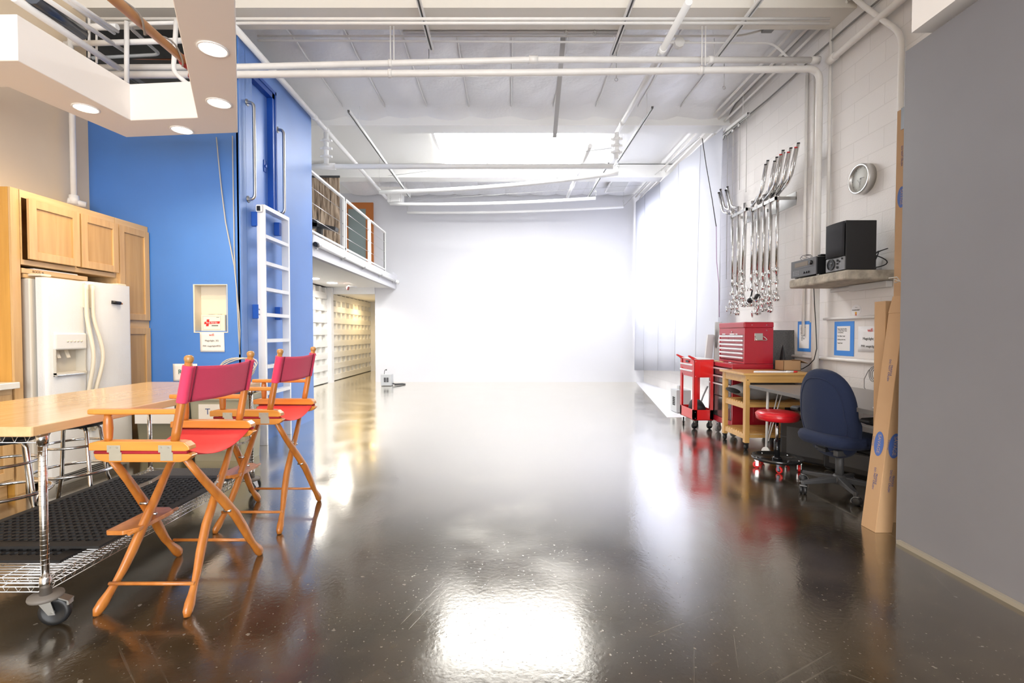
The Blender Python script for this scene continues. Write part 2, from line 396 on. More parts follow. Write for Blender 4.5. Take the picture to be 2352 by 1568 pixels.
MB().box(BX - 0.14, BX + 0.015, 6.00, 6.06, 2.72, 4.20).box(BX - 0.14, BX + 0.015, 5.50, 6.06, 4.14, 4.20).box(BX - 0.02, BX + 0.025, 6.055, 6.085, 2.72, 4.24).box(BX - 0.02, BX + 0.025, 5.50, 6.085, 4.20, 4.24).build('door_frame', BLUET, d1o)
MB().box(BX - 0.056, BX - 0.045, 5.90, 5.96, 3.22, 3.36).tube([(BX - 0.05, 5.93, 3.29), (BX - 0.03, 5.93, 3.29)], 0.018, 12).build('door_latch', BLUET, d1o)
# deck over the blue room, its shade put into a dark colour
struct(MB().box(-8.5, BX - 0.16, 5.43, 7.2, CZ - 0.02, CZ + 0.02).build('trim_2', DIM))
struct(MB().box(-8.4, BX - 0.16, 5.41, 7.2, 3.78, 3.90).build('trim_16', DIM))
# roof beams
for i, (ya, yb) in enumerate(((5.12, 5.42), (7.95, 8.2), (10.55, 10.8))):
    b = MB().box(-8.4, WR, ya, yb, 4.66, CZ)
    b.box(-8.4, WR, ya - 0.03, yb + 0.03, 4.62, 4.66)
    struct(b.build('trim_%d' % (i + 3), BEAMM if i == 0 else CEIL))
# quilted foil insulation between the first two beams (pillowed strips with pinched seams)
ins = MB()
x = -2.57
seams = [-3.3, -2.60, -1.93, -1.27, -0.60, 0.07, 0.74, 1.41, 2.08, 2.75, 3.58]
for a, b in zip(seams, seams[1:]):
    k = random.random() * 6
    def fn(u, v, a=a, b=b, k=k):
        yy = 5.42 + v * 2.53
        sag = 0.07 * math.sin(PI * u) * (0.7 + 0.3 * math.sin(v * 7 + k)) + 0.008 * math.sin(26 * v + 9 * u + k) * math.sin(PI * u)
        edge = 0.10 * max(0, (v - 0.88) / 0.12) ** 2 + 0.04 * max(0, (0.08 - v) / 0.08)
        return (a + (b - a) * u, yy, CZ - 0.02 - sag - edge)
    ins.grid(fn, 14, 34)
struct(ins.build('trim_6', FOIL))
sm = MB()
for a in seams[1:-1]:
    sm.tube([(a + 0.006 * math.sin(t * 2.1 + a), 5.45 + t * 0.31, CZ - 0.03 - 0.012 * (t % 2)) for t in range(9)], 0.012, 6)
struct(sm.build('trim_7', PIPEW))
# second run of insulation, flatter, behind the third beam
ins2 = MB()
for a, b in zip([-4.0 + 0.66 * i for i in range(11)], [-3.34 + 0.66 * i for i in range(11)]):
    ins2.grid(lambda u, v, a=a, b=b: (a + (b - a) * u, 10.8 + v * 1.9, CZ - 0.02 - 0.04 * math.sin(PI * u)), 8, 6)
struct(ins2.build('trim_8', FOIL))
# skylights (they give the light)
sk = MB().box(-1.30, 1.55, 8.6, 10.45, CZ - 0.03, CZ + 0.0)
w1 = struct(sk.build('window_1', SKYM))
fr = MB()
for (x0, x1, y0, y1) in ((-1.36, -1.30, 8.54, 10.5), (1.55, 1.61, 8.54, 10.5), (-1.36, 1.61, 8.54, 8.6), (-1.36, 1.61, 10.45, 10.5)): fr.box(x0, x1, y0, y1, CZ - 0.06, CZ)
fr.build('window_frame', PIPEW, w1)
# grey rolling wall in the right foreground, with the white bulkhead above it
struct(MB().box(2.385, 2.52, -4.2, 2.954, 0.0, 2.955).build('wall_near_right', GREY))
struct(MB().box(2.36, 2.386, -4.2, 2.92, 0.0, 0.022).build('baseboard_near_right', mat('worn_sill', (0.30, 0.26, 0.20), 0.6)))
struct(MB().box(2.33, WR, -4.2, 2.845, 3.0, CZ).build('trim_9', SOFF))
struct(MB().box(WR - 0.012, WR, 2.9, 7.0, 0.10, 0.16).box(WR - 0.02, WR, 2.9, 7.0, 0.34, 0.355).build('baseboard_right', PIPEW))

# loft
struct(MB().box(-8.4, -2.98, 7.24, YB, 2.47, 2.66).build('trim_10', CEIL))
lf = MB(); lf.prism([(-2.98, 2.43), (-2.90, 2.43), (-2.86, 2.74), (-2.98, 2.74)], 7.24, YB - 0.02, 'Y'); lf.box(-3.0, -2.87, 12.3, YB - 0.02, 2.70, 2.82)
struct(lf.build('trim_11', CYC))
struct(MB().box(-4.75, -3.45, YB - 0.06, YB + 0.02, 2.30, 2.47).build('trim_12', WHITE))
struct(MB().box(-4.66, -4.52, YB - 0.22, YB - 0.04, 0, 2.46).build('trim_13', WHITE))
# woven block wall: long bands over small upright blocks with square recesses between
def woven(y0, y1, name):
    m = MB(); X0 = -4.62
    m.box(X0 - 0.20, X0 - 0.09, y0, y1, 0, 2.47)
    for k in range(9):
        zc = 0.10 + 0.305 * k
        m.box(X0 - 0.09, X0, y0, y1, max(0.0, zc - 0.08), min(2.46, zc + 0.075))
    yy = y0 + 0.06
    while yy < y1 - 0.05:
        m.box(X0 - 0.09, X0 - 0.02, yy, yy + 0.13, 0.02, 2.45); yy += 0.375
    return struct(m.build(name, mat('woven_wall_paint', (0.84, 0.82, 0.77), 0.6)))
woven(9.0, YB - 0.22, 'wall_under_loft'); woven(YB + 0.02, 16.55, 'wall_hall_left')
struct(MB().box(-4.9, -3.2, 16.55, 16.7, 0, 2.5).build('wall_hall_end', WHITE))
struct(MB().box(-3.45, -3.3, YB + 0.26, 16.55, 0, 2.5).build('wall_hall_right', WHITE))
struct(MB().box(-4.9, -3.2, YB + 0.26, 16.7, 2.34, 2.46).build('trim_14', WHITE))
dd = struct(MB().box(-3.50, -3.455, 15.2, 16.2, 0.01, 2.05).build('door_3', WHITE))
MB().box(-3.53, -3.50, 15.25, 15.28, 1.7, 1.85).box(-3.53, -3.50, 15.25, 15.28, 0.3, 0.45).box(-3.53, -3.50, 15.25, 15.28, 1.0, 1.15).build('hinge', STEEL, dd)

# door on the loft
d2 = MB(); a, b, t = -4.23, -3.47, 4.67; y0 = YB - 0.06
d2.box(a, a + 0.11, y0, YB, 2.67, t).box(b - 0.19, b, y0, YB, 2.67, t).box(a + 0.11, b - 0.19, y0, YB, t - 0.16, t).box(a + 0.11, b - 0.19, y0, YB, 2.67, 2.85)
d2o = struct(d2.build('door_2', ORANGE))
MB().box(a + 0.11, b - 0.19, y0 + 0.02, YB - 0.02, 2.85, t - 0.16).build('door_glass', GLASSF, d2o)
MB().lathe([(0.0, -0.07), (0.03, -0.065), (0.035, -0.04), (0.02, -0.025), (0.015, 0)], (b - 0.10, y0, 3.62), 'Y', 16).build('door_knob', STEEL, d2o)

# recessed soffit frame above the table, on the diagonal, four downlights in it
ZS = 3.05; ZT = 3.35
out = [(-4.46, 3.62), (-3.60, 3.56), (-3.45, 4.46), (-2.385, 4.36), (-0.34, 0.60)]
inn = [(-0.68, 0.60), (-2.55, 4.06), (-3.14, 4.11), (-3.19, 3.22), (-4.46, 3.24)]
sf = MB(); sf.prism(out + inn, ZS, ZT)
struct(sf.build('trim_15', SOFF, bevel=0.004, seg=1))
LOC = [((489, 112), 'brightest, largest downlight, nearest the camera in the slanting soffit arm'), ((503, 236), 'second round downlight in the slanting soffit arm above the chairs'), ((418, 298), 'round downlight in the far soffit arm against the blue wall'), ((197, 248), 'round downlight in the left soffit arm above the kitchen cabinets')]
def ray(px, py):
    u = (px - VX) / F_PX; v = -(py - CY) / F_PX
    return Vector((u, math.cos(PITCH) + v * math.sin(PITCH), -math.sin(PITCH) + v * math.cos(PITCH)))
def onplane(px, py, z=None, y=None, x=None):
    d = ray(px, py)
    t = (z - HC) / d.z if z is not None else (y / d.y if y is not None else x / d.x)
    return Vector((d.x * t, d.y * t, HC + d.z * t))
for i, ((px, py), lb) in enumerate(LOC):
    p = onplane(px, py, z=ZS)
    t_ = thing('downlight', lb, 'light', (p.x, p.y, ZS), 'downlights in the soffit')
    MB().lathe([(0.088, -0.0), (0.09, -0.006), (0.078, -0.008), (0.076, 0.0)], (p.x, p.y, ZS), n=32).build('trim_ring', PIPEW, t_)
    MB().lathe([(0.0, -0.004), (0.077, -0.003), (0.077, -0.001)], (p.x, p.y, ZS), n=32).build('lamp_lens', LAMP, t_)
    l = bpy.data.lights.new('downlight_bulb', 'SPOT'); l.energy = 29; l.color = (1, 0.78, 0.50); l.spot_size = R(174); l.spot_blend = 0.8; l.shadow_soft_size = 0.06
    lo = bpy.data.objects.new('downlight_bulb', l); COL.objects.link(lo); lo.location = (p.x, p.y, ZS - 0.03)
for (px, py), lb in (((763, 650), 'small round ceiling light under the loft'), ((721, 640), 'small round ceiling light under the loft beside the blue wall')):
    p = onplane(px, py, z=2.465)
    t_ = thing('ceiling_light', lb, 'light', (p.x, p.y, 2.47))
    MB().lathe([(0.11, 0), (0.115, -0.006), (0.095, -0.01), (0.0, -0.012)], (p.x, p.y, 2.47), n=24).build('lamp_lens', mat('loft_lamp', (1, 1, 1), 0.5, emit=(1, 0.96, 0.9), estr=12), t_)
for (x_, y_, e_, c_) in ((-3.8, 9.6, 52, (1, 0.97, 0.92)), (-3.9, 11.6, 46, (1, 0.96, 0.9)), (-4.1, 14.9, 34, (1, 0.74, 0.38)), (-4.15, 13.6, 12, (1, 0.82, 0.55))):
    l = bpy.data.lights.new('ceiling_bulb', 'SPOT'); l.energy = e_; l.color = c_; l.spot_size = R(165); l.spot_blend = 0.6; l.shadow_soft_size = 0.08
    lo = bpy.data.objects.new('ceiling_bulb', l); COL.objects.link(lo); lo.location = (x_, y_, 2.43 if y_ < YB else 2.30)

# ================================================================== OVERHEAD PIPES
def pipe_thing(name, label, pts, r, m, rad=0.0, fit=(), group=None, n=12, cat='pipe'):
    p = roundpath(pts, rad) if rad else pts
    c = pts[0]
    t_ = thing(name, label, cat, c, group)
    MB().tube(p, r, n).build('pipe_run', m, t_)
    for (q, d, L_) in fit:
        q = Vector(q); d = Vector(d).normalized()
        MB().tube([q - d * L_, q + d * L_], r * 1.22, n).build('coupling', m, t_)
    return t_
YP = 5.42; YL_, YR_ = 5.20, 5.58
pA = onplane(557, 154, y=YL_ + 0.04); pB = onplane(1225, 137, y=YP); pC = onplane(1896, 138, y=YR_)
pipe_thing('sprinkler_pipe', 'upper of the two thick white pipes crossing the room below the cream beam', [(-4.4, YL_, pA.z - 0.03), tuple(pA), tuple(pB), (pC.x - 0.1, YR_, pC.z)], 0.033, PIPE,
           fit=[(tuple(pB), (1, 0.05, 0), 0.05), (tuple(pB.lerp(pC, 0.6)), (1, 0.05, 0), 0.03), ((pC.x - 0.12, YR_, pC.z), (1, 0, 0), 0.05), (tuple(pA.lerp(pB, 0.5)), (1, 0.05, 0), 0.02)])
qA = onplane(557, 171, y=YL_); qB = onplane(1225, 167, y=YP - 0.06); qC = onplane(1880, 158, y=YR_ - 0.06)
pipe_thing('drain_pipe', 'lower thick white pipe crossing the room and turning down the block wall', [(-4.4, YL_ - 0.03, qA.z - 0.02), tuple(qA), tuple(qB), (3.50, YR_ - 0.06, qC.z), (3.50, YR_ - 0.06, 0.02)], 0.036, PIPE, rad=0.14,
           fit=[(tuple(qA.lerp(qB, 0.5)), (1, 0.05, 0), 0.02), (tuple(qB.lerp(qC, 0.58)), (1, 0.05, 0), 0.02), ((3.50, YR_ - 0.06, 1.95), (0, 0, 1), 0.03)])
# hangers for the two pipes
for px in (897, 1612):
    for dx in (0, 8):
        a = onplane(px + dx - 10, 70, y=YP); a.z = 4.64; b = onplane(px + dx, 150, y=YP - 0.03)
        tag(MB().tube([(b.x, b.y, 4.66), tuple(b)], 0.006, 6).build('pipe_hanger', PIPE), '%s hanger rod %s the two thick pipes' % ('thin white' if dx else 'front white', 'on the left holding' if px < 1000 else 'on the right holding'), 'hanger')
# side wall run coming towards the camera from the tee
a = onplane(1905, 140, x=3.52); b = onplane(2075, 6, x=3.52)
pipe_thing('wall_pipe', 'thick white pipe slanting along the top of the block wall above the clock', [(3.52, a.y, a.z), (3.52, a.y - 0.12, a.z + 0.0), (3.52, 3.05, a.z + 0.02)], 0.036, PIPE, fit=[((3.52, a.y - 0.05, a.z), (0, 1, 0), 0.05)])
# slim pipes on the right wall
def wallpipe(px, y0px, y1px, r, label, X=3.55, name='wall_conduit', m=PIPE):
    a = onplane(px, (y0px + y1px) / 2, x=X)
    z0 = onplane(px, y1px, x=X).z; z1 = onplane(px, y0px, x=X).z
    return pipe_thing(name, label, [(X, a.y, z0), (X, a.y, z1)], r, m)
wallpipe(1905, 20, 590, 0.016, 'slim vertical white conduit right of the thick drain pipe', 3.57)
wallpipe(1868, 172, 740, 0.018, 'slim vertical white conduit hugging the left of the thick drain pipe', 3.57)
rw = wallpipe(1849, 172, 768, 0.017, 'flat vertical raceway ending beside the first taped notice', 3.58, 'cable_raceway')
pp = [(3.55, 4.13, 2.0), (3.55, 4.13, 4.20), (3.50, 4.45, 4.55), (3.45, 4.75, 4.85)]
p0 = onplane(2071, 90, x=3.56)
pipe_thing('bent_conduit', 'white conduit bending off the ceiling down beside the bulkhead', [(3.56, p0.y, 2.2), (3.56, p0.y, p0.z + 0.05), (3.50, p0.y + 0.35, p0.z + 0.5), (3.50, p0.y + 0.7, 4.86)], 0.024, PIPE, rad=0.12)
for k, (zz, xx) in enumerate(((4.78, 3.32), (4.74, 3.42), (4.70, 3.52))):
    pipe_thing('ceiling_conduit', ('innermost', 'middle', 'outermost')[k] + ' of the three conduits running along the top of the right wall', [(xx, 3.0, zz), (xx, 12.6, zz)], 0.018, PIPE, group='three conduits along the right wall', fit=[((xx, 5.05, zz), (0, 1, 0), 0.04)])
tag(MB().tube([(3.57, 3.2 + 0.5 * i, 4.48 + 0.015 * math.sin(i * 1.7)) for i in range(17)], 0.010, 6).build('cable_bundle', mat('old_grey_cable', (0.25, 0.24, 0.23), 0.6)), 'dark cable strung along the block wall under the conduits', 'cable')
# electrical conduits crossing behind the first beam, and on its face
cz = [onplane(1200, 83, y=5.75).z, onplane(1200, 93, y=5.75).z]
pipe_thing('electrical_conduit', 'upper of two slim conduits crossing under the quilted foil, bending to the junction box', [(-2.9, 5.75, cz[0]), (onplane(1700, 85, y=5.75).x, 5.75, cz[0]), (onplane(1760, 68, y=5.75).x, 5.75, cz[0] + 0.08), (3.3, 5.75, cz[0] + 0.08)], 0.012, PIPE, rad=0.12)
pipe_thing('electrical_conduit', 'lower of two slim conduits crossing under the quilted foil, ending low at the right wall', [(-2.9, 5.75, cz[1]), (onplane(1775, 100, y=5.75).x, 5.75, cz[1] - 0.03), (3.42, 5.75, cz[1] - 0.33)], 0.012, PIPE, rad=0.1)
for k, py in enumerate((42, 52)):
    z_ = onplane(1200, py, y=5.05).z
    pipe_thing('beam_conduit', ('upper', 'lower')[k] + ' of the twin conduits strapped across the face of the cream beam', [(-4.2, 5.06, z_), (3.3, 5.06, z_)], 0.015, PIPE, group='twin conduits on the beam')
jb = onplane(1762, 66, y=5.72)
t_ = thing('junction_box', 'small dark grey metal junction box at the right end of the conduits', 'electrical box', (jb.x, 5.70, jb.z - 0.05))
MB().box(jb.x - 0.06, jb.x + 0.06, 5.66, 5.74, jb.z - 0.04, jb.z + 0.04).build('box', MGREY, t_, bevel=0.004); MB().box(jb.x - 0.065, jb.x + 0.065, 5.655, 5.66, jb.z - 0.045, jb.z + 0.045).build('cover', mat('aged_grey', (0.3, 0.28, 0.26), 0.5), t_)
jb = onplane(1559, 100, y=5.75)
t_ = thing('conduit_box', 'round white conduit box on the lower slim conduit', 'electrical box', (jb.x, 5.75, jb.z - 0.04))
MB().lathe([(0.0, -0.035), (0.06, -0.035), (0.06, 0.02), (0.05, 0.035), (0.0, 0.035)], tuple(jb), 'Y', 8, False).build('box', PIPE, t_)
MB().tube([(jb.x - 0.12, 5.75, jb.z + 0.02), (jb.x + 0.12, 5.75, jb.z + 0.02)], 0.017, 8).build('connector', PIPE, t_)
# fluorescent batten behind the beam
x0 = onplane(920, 72, y=5.62).x; x1 = onplane(1428, 72, y=5.62).x; z0 = 4.70
t_ = thing('fluorescent_fixture', 'long unlit white batten light behind the cream beam', 'light', ((x0 + x1) / 2, 5.62, z0))
MB().box(x0, x1, 5.56, 5.68, z0, z0 + 0.05).build('housing', PIPEW, t_, bevel=0.006)
MB().tube([(x0 + 0.3, 5.62, z0 + 0.05), (x0 + 0.3, 5.62, CZ - 0.01)], 0.006, 6).tube([(x1 - 0.3, 5.62, z0 + 0.05), (x1 - 0.3, 5.62, CZ - 0.01)], 0.006, 6).build('mounting_rods', PIPE, t_)
MB().tube([(x0 + 0.03, 5.60, z0 - 0.015), (x1 - 0.03, 5.60, z0 - 0.015)], 0.013, 10).build('tube_lamp', PAPERW, t_)
MB().tube([(x0 + 0.03, 5.645, z0 - 0.015), (x1 - 0.03, 5.645, z0 - 0.015)], 0.013, 10).build('tube_lamp', PAPERW, t_)
# sprinkler branch lines running away from the camera
p1 = onplane(557, 97, x=-2.80); p2 = onplane(728, 270, x=-2.80); p3 = onplane(751, 300, x=-2.80)
zb = 4.42
t_ = pipe_thing('branch_pipe', 'white branch pipe running away over the top of the blue wall', [(-2.80, 4.9, zb), (-2.80, 11.4, zb)], 0.036, PIPEW, fit=[((-2.80, 7.15, zb), (0, 1, 0), 0.04), ((-2.80, 7.62, zb), (0, 1, 0), 0.05)])
pipe_thing('branch_pipe', 'white branch pipe right of centre running away below the foil ceiling', [(1.73, 4.7, zb), (1.73, 7.95, zb)], 0.036, PIPEW, fit=[((1.73, 5.50, zb), (0, 1, 0), 0.05), ((1.73, 7.35, zb), (0, 1, 0), 0.05)])
pipe_thing('branch_pipe', 'short white branch pipe hanging far right beyond the second beam', [(1.40, 8.25, zb), (1.40, 11.3, zb)], 0.036, PIPEW, fit=[((1.40, 10.5, zb), (0, 1, 0), 0.05)])
def riser(x, y, z1, z0, label):
    t_ = thing('pipe_riser', label, 'pipe', (x, y, z0))
    MB().tube([(x, y, z0), (x, y, z1)], 0.036, 12).build('pipe_run', PIPEW, t_)
    for h in (0.25, 0.5, 0.75):
        z = z0 + (z1 - z0) * h
        f = MB(); f.tube([(x, y, z - 0.022), (x, y, z + 0.022)], 0.056, 12); f.box(x - 0.09, x + 0.09, y - 0.02, y + 0.02, z - 0.014, z + 0.014); f.build('flange', PIPEW, t_)
    return t_
zm = onplane(752, 378, y=7.62).z
riser(-2.80, 7.62, 4.38, zm, 'flanged pipe drop at the corner of the blue wall')
rt = riser(1.70, 7.62, 4.38, 3.98, 'short flanged pipe drop with a hanging chain, right of centre')
pipe_thing('cross_main', 'faint white main pipe crossing the room above the loft rail', [(-4.4, 7.70, zm), (1.66, 7.70, zm)], 0.040, PIPEW, fit=[((-2.80, 7.70, zm), (1, 0, 0), 0.11)])
# strut channels (open slotted rails)
def strut(a, b, label, hook=False):
    a = Vector(a); b = Vector(b)
    t_ = thing('strut_channel', label, 'strut', tuple(a))
    m = MB(); d = (b - a).normalized(); up = Vector((0, 0, 1)); sd = d.cross(up).normalized()
    m.bar(a + up * 0.02, b + up * 0.02, 0.042, 0.004); m.bar(a + sd * 0.02, b + sd * 0.02, 0.004, 0.042); m.bar(a - sd * 0.02, b - sd * 0.02, 0.004, 0.042)
    m.bar(a + sd * 0.016 - up * 0.02, b + sd * 0.016 - up * 0.02, 0.012, 0.003); m.bar(a - sd * 0.016 - up * 0.02, b - sd * 0.016 - up * 0.02, 0.012, 0.003)
    m.build('channel', PIPEW, t_)
    MB().bar(a + up * 0.014, b + up * 0.014, 0.034, 0.006).build('channel_shade', MGREY, t_)  # grey bar standing in for the shade inside the open channel
    for q in (a.lerp(b, 0.12), a.lerp(b, 0.88)): MB().tube([tuple(q + up * 0.02), (q.x, q.y, CZ - 0.01)], 0.005, 6).build('threaded_rod', PIPEW, t_)
    return t_
strut((-0.87, 4.85, 4.56), (-0.87, 5.75, 4.56), 'slotted strut below the cream beam, left of centre')
strut((1.24, 4.85, 4.56), (1.24, 5.85, 4.56), 'slotted strut below the cream beam, right of centre')
strut((2.50, 4.85, 4.56), (2.50, 6.1, 4.56), 'slotted strut below the cream beam near the junction box')
strut((-2.30, 7.15, 4.50), (-2.30, 11.6, 4.50), 'long slotted strut running away on the left above the loft rail')
strut((2.10, 7.1, 4.53), (2.10, 9.5, 4.53), 'slotted strut running away right of the flanged drop')
strut((1.95, 9.4, 4.53), (1.95, 11.8, 4.53), 'far slotted strut beside the square ceiling vent')
strut((3.46, 7.05, 4.42), (3.46, 8.40, 4.50), 'pulley rail along the block wall left of the hanging chrome arms')
# short droppers and eye hooks
for (px, y_, za, zb_, lb) in ((985, 5.70, 4.55, 4.28, 'thin wire dropper below the left strut'), (1416, 5.75, 4.55, 4.25, 'thin wire dropper below the middle strut'), (1664, 6.0, 4.55, 4.28, 'thin wire dropper below the right strut')):
    x_ = onplane(px, 110, y=y_).x
    t_ = thing('eye_dropper', lb, 'hook', (x_, y_, zb_))
    MB().tube([(x_, y_, za), (x_, y_, zb_)], 0.004, 6).build('rod', STEEL, t_); MB().tube(ring((x_, y_, zb_ - 0.02), 0.018, 12, 'Y'), 0.004, 6, True).build('eye', STEEL, t_)
for px in (1300, 1366):
    p = onplane(px, 60, y=5.45)
    tag(MB().tube([(p.x, 5.45, 4.63)] + [(p.x + 0.02 * math.sin(i * 0.7), 5.45, 4.60 - 0.02 * (1 - math.cos(i * 0.7))) for i in range(9)], 0.004, 6).build('eye_hook', STEEL), 'steel eye hook under the beam, %s one' % ('left' if px < 1330 else 'right'), 'hook')
# hanging background poles
def pole(pts, r, label):
    t_ = thing('background_pole', label, 'pole', pts[0], 'long background poles under the far ceiling')
    MB().tube(pts, r, 12).build('tube', PIPEW, t_)
    for p in (pts[0], pts[-1]): MB().tube([(p[0], p[1], p[2]), (p[0] + 0.01, p[1], p[2] + 0.12)], 0.004, 6).tube(ring((p[0], p[1], p[2] + 0.14), 0.02, 10, 'Y'), 0.004, 6, True).build('hook', STEEL, t_); MB().tube([(p[0], p[1], p[2] + 0.15), (p[0], p[1], CZ - 0.01)], 0.0022, 5).build('suspension_wire', STEEL, t_)
    return t_
def sagged(pa, pb, ya, yb, sag):
    a = onplane(*pa, y=ya); b = onplane(*pb, y=yb); return [tuple(a.lerp(b, t) - Vector((0, 0, sag * 4 * t * (1 - t)))) for t in [i / 14 for i in range(15)]]
pole(sagged((872, 441), (1420, 398), 10.0, 9.0, 0.07), 0.042, 'nearest and thickest sagging white pole under the far ceiling')
pole(sagged((896, 468), (1368, 455), 11.0, 10.6, 0.05), 0.034, 'middle sagging white pole under the far ceiling')
pole(sagged((935, 488), (1432, 475), 12.3, 12.1, 0.05), 0.030, 'farthest cream pole close to the white back wall')
# chain and link from the right riser to the pole
cp = onplane(1410, 345, y=8.4); ce = onplane(1418, 392, y=9.0)
ch = MB()
a = Vector((1.72, 7.66, 3.98)); b = ce + Vector((0, 0, 0.12))
for i in range(18):
    c = a.lerp(b, (i + 0.5) / 18); d = (b - a).normalized() * 0.02; s_ = Vector((0.008, 0, 0)) if i % 2 else Vector((0, 0.0, 0.008))
    ch.tube([c + d, c + s_ + d * 0.5, c + s_ - d * 0.5, c - d, c - s_ - d * 0.5, c - s_ + d * 0.5], 0.003, 5, True)
tag(ch.build('hanging_chain', STEEL), 'thin steel chain from the flanged drop to the pole end', 'chain')
tag(MB().bar((0.68, 6.0, 4.80), (0.72, 7.4, 4.22), 0.06, 0.004).bar((0.68, 5.98, 4.90), (0.68, 6.0, 4.795), 0.06, 0.004).build('hanging_strip', mat('pale_grey_tape', (0.58, 0.58, 0.58), 0.6)), 'pale grey strip hanging from the foil ceiling, centre', 'strip')
# wires
wire = mat('thin_wire', (0.5, 0.5, 0.49), 0.5)
tag(MB().tube([tuple(onplane(892, 404, y=9.8)), tuple(onplane(1405, 340, y=8.0))], 0.004, 5).build('guy_wire', wire), 'thin wire stretched across under the far ceiling to the flanged drop', 'wire')
tag(MB().tube([tuple(onplane(940, 460, y=11)), tuple(onplane(1475, 425, y=11))], 0.003, 5).build('guy_wire', wire), 'faint wire stretched across just above the middle pole', 'wire')
tag(MB().tube([tuple(onplane(1432, 474, y=12.1)), tuple(onplane(1488, 415, y=11)), (3.30, 8.4, 4.62)], 0.005, 5).build('pull_rope', wire), 'rope from the farthest pole up along the top of the cloth', 'rope')
# ceiling units at the back
p = onplane(909, 456, y=11.6)
t_ = thing('wall_air_unit', 'boxy white air unit at the back left near the ceiling', 'air conditioner', (p.x, 11.6, p.z - 0.12))
MB().box(p.x - 0.17, p.x + 0.13, 11.45, 11.8, p.z - 0.11, p.z + 0.11).build('casing', PIPEW, t_, bevel=0.015)
MB().box(p.x + 0.13, p.x + 0.17, 11.5, 11.75, p.z - 0.11, p.z + 0.09).build('end_cap', PIPEW, t_, bevel=0.01)
MB().box(p.x - 0.35, p.x + 0.30, 11.3, 11.9, p.z + 0.14, p.z + 0.19).build('bracket', PIPE, t_)
c = [onplane(*q, z=4.72) for q in ((1410, 407), (1455, 404), (1434, 440), (1388, 443))]
t_ = thing('ceiling_vent', 'square white ceiling vent grille at the far right', 'vent', (sum(v.x for v in c) / 4, sum(v.y for v in c) / 4, 4.72))
MB().prism([(v.x, v.y) for v in c], 4.72, 4.76).build('frame', PIPEW, t_)
cc = sum(c, Vector()) / 4
MB().prism([((v.x - cc.x) * 0.86 + cc.x, (v.y - cc.y) * 0.86 + cc.y) for v in c], 4.712, 4.721).build('grille', mat('vent_grille', (0.66, 0.66, 0.64), 0.6, bump=0.5, bscale=90), t_)

# ---------------- dark pipes seen through the soffit opening
def KP(pts, ys, r, label, m=PIPE, name='overhead_pipe', rad=0.0):
    P = [tuple(onplane(px, py, y=y)) for (px, py), y in zip(pts, ys)]
    return pipe_thing(name, label, P, r, m, rad)
KP([(205, 40), (420, 86)][:1] + [(205, 133)], [5.0, 5.0], 0.012, 'leftmost thin rod hanging in the soffit opening', name='hanger_rod')
KP([(222, 60), (222, 145)], [5.0, 5.0], 0.010, 'second thin rod hanging in the soffit opening', name='hanger_rod')
KP([(291, 50), (291, 190)], [4.9, 4.9], 0.022, 'thick vertical rod hanging in the soffit opening', name='hanger_rod')
KP([(150, 101), (424, 93)], [4.95, 4.95], 0.026, 'horizontal cream pipe across the upper soffit opening')
KP([(212, 133), (368, 125), (300, 65), (298, 55), (412, 52)], [5.9, 5.9, 5.1, 5.0, 5.0], 0.018, 'looping cream conduit behind the wooden pole', rad=0.1)
KP([(405, 45), (398, 165), (434, 195)], [4.6, 4.6, 4.6], 0.020, 'bent white conduit right of the wooden pole', rad=0.06)
KP([(406, 46), (470, 44)], [4.6, 4.6], 0.020, 'short white conduit stub running right at the top of the opening')
KP([(30, -6), (330, 195)], [3.8, 5.6], 0.030, 'sloping cream pipe nearest the beige wall')
KP([(100, -6), (290, 120)], [3.9, 5.2], 0.020, 'sloping cream pipe beside the dark duct')
KP([(142, -6), (262, 76)], [3.9, 4.9], 0.016, 'upper of a close pair of sloping pipes')
KP([(156, -6), (270, 72)], [3.9, 4.9], 0.016, 'lower of a close pair of sloping pipes')
KP([(70, -12), (185, 75)], [3.9, 4.7], 0.062, 'shiny dark round duct against the beige wall', DUCT, 'round_duct')
KP([(250, 131), (420, 134)], [6.5, 6.5], 0.024, 'copper coloured pipe deep in the soffit opening', COPPER)
KP([(195, 62), (270, 62)], [4.9, 4.9], 0.03, 'short unlit batten at the end of the twin pipes', PIPEW, 'batten_light')
p = onplane(345, 200, y=6.65)
tk = thing('storage_tank', 'dim round tank on top of the blue room', 'tank', (p.x, 6.65, 3.90))
MB().lathe([(0.0, 4.13), (0.35, 4.12), (0.44, 4.08), (0.47, 4.0), (0.47, 3.90)], (p.x, 6.65, 0), n=32).build('tank_shell', mat('tank_grey', (0.28, 0.27, 0.24), 0.5), tk)
MB().lathe([(0.08, 4.12), (0.08, 4.17), (0.0, 4.18)], (p.x, 6.65, 0), n=16).build('cap', MGREY, tk)
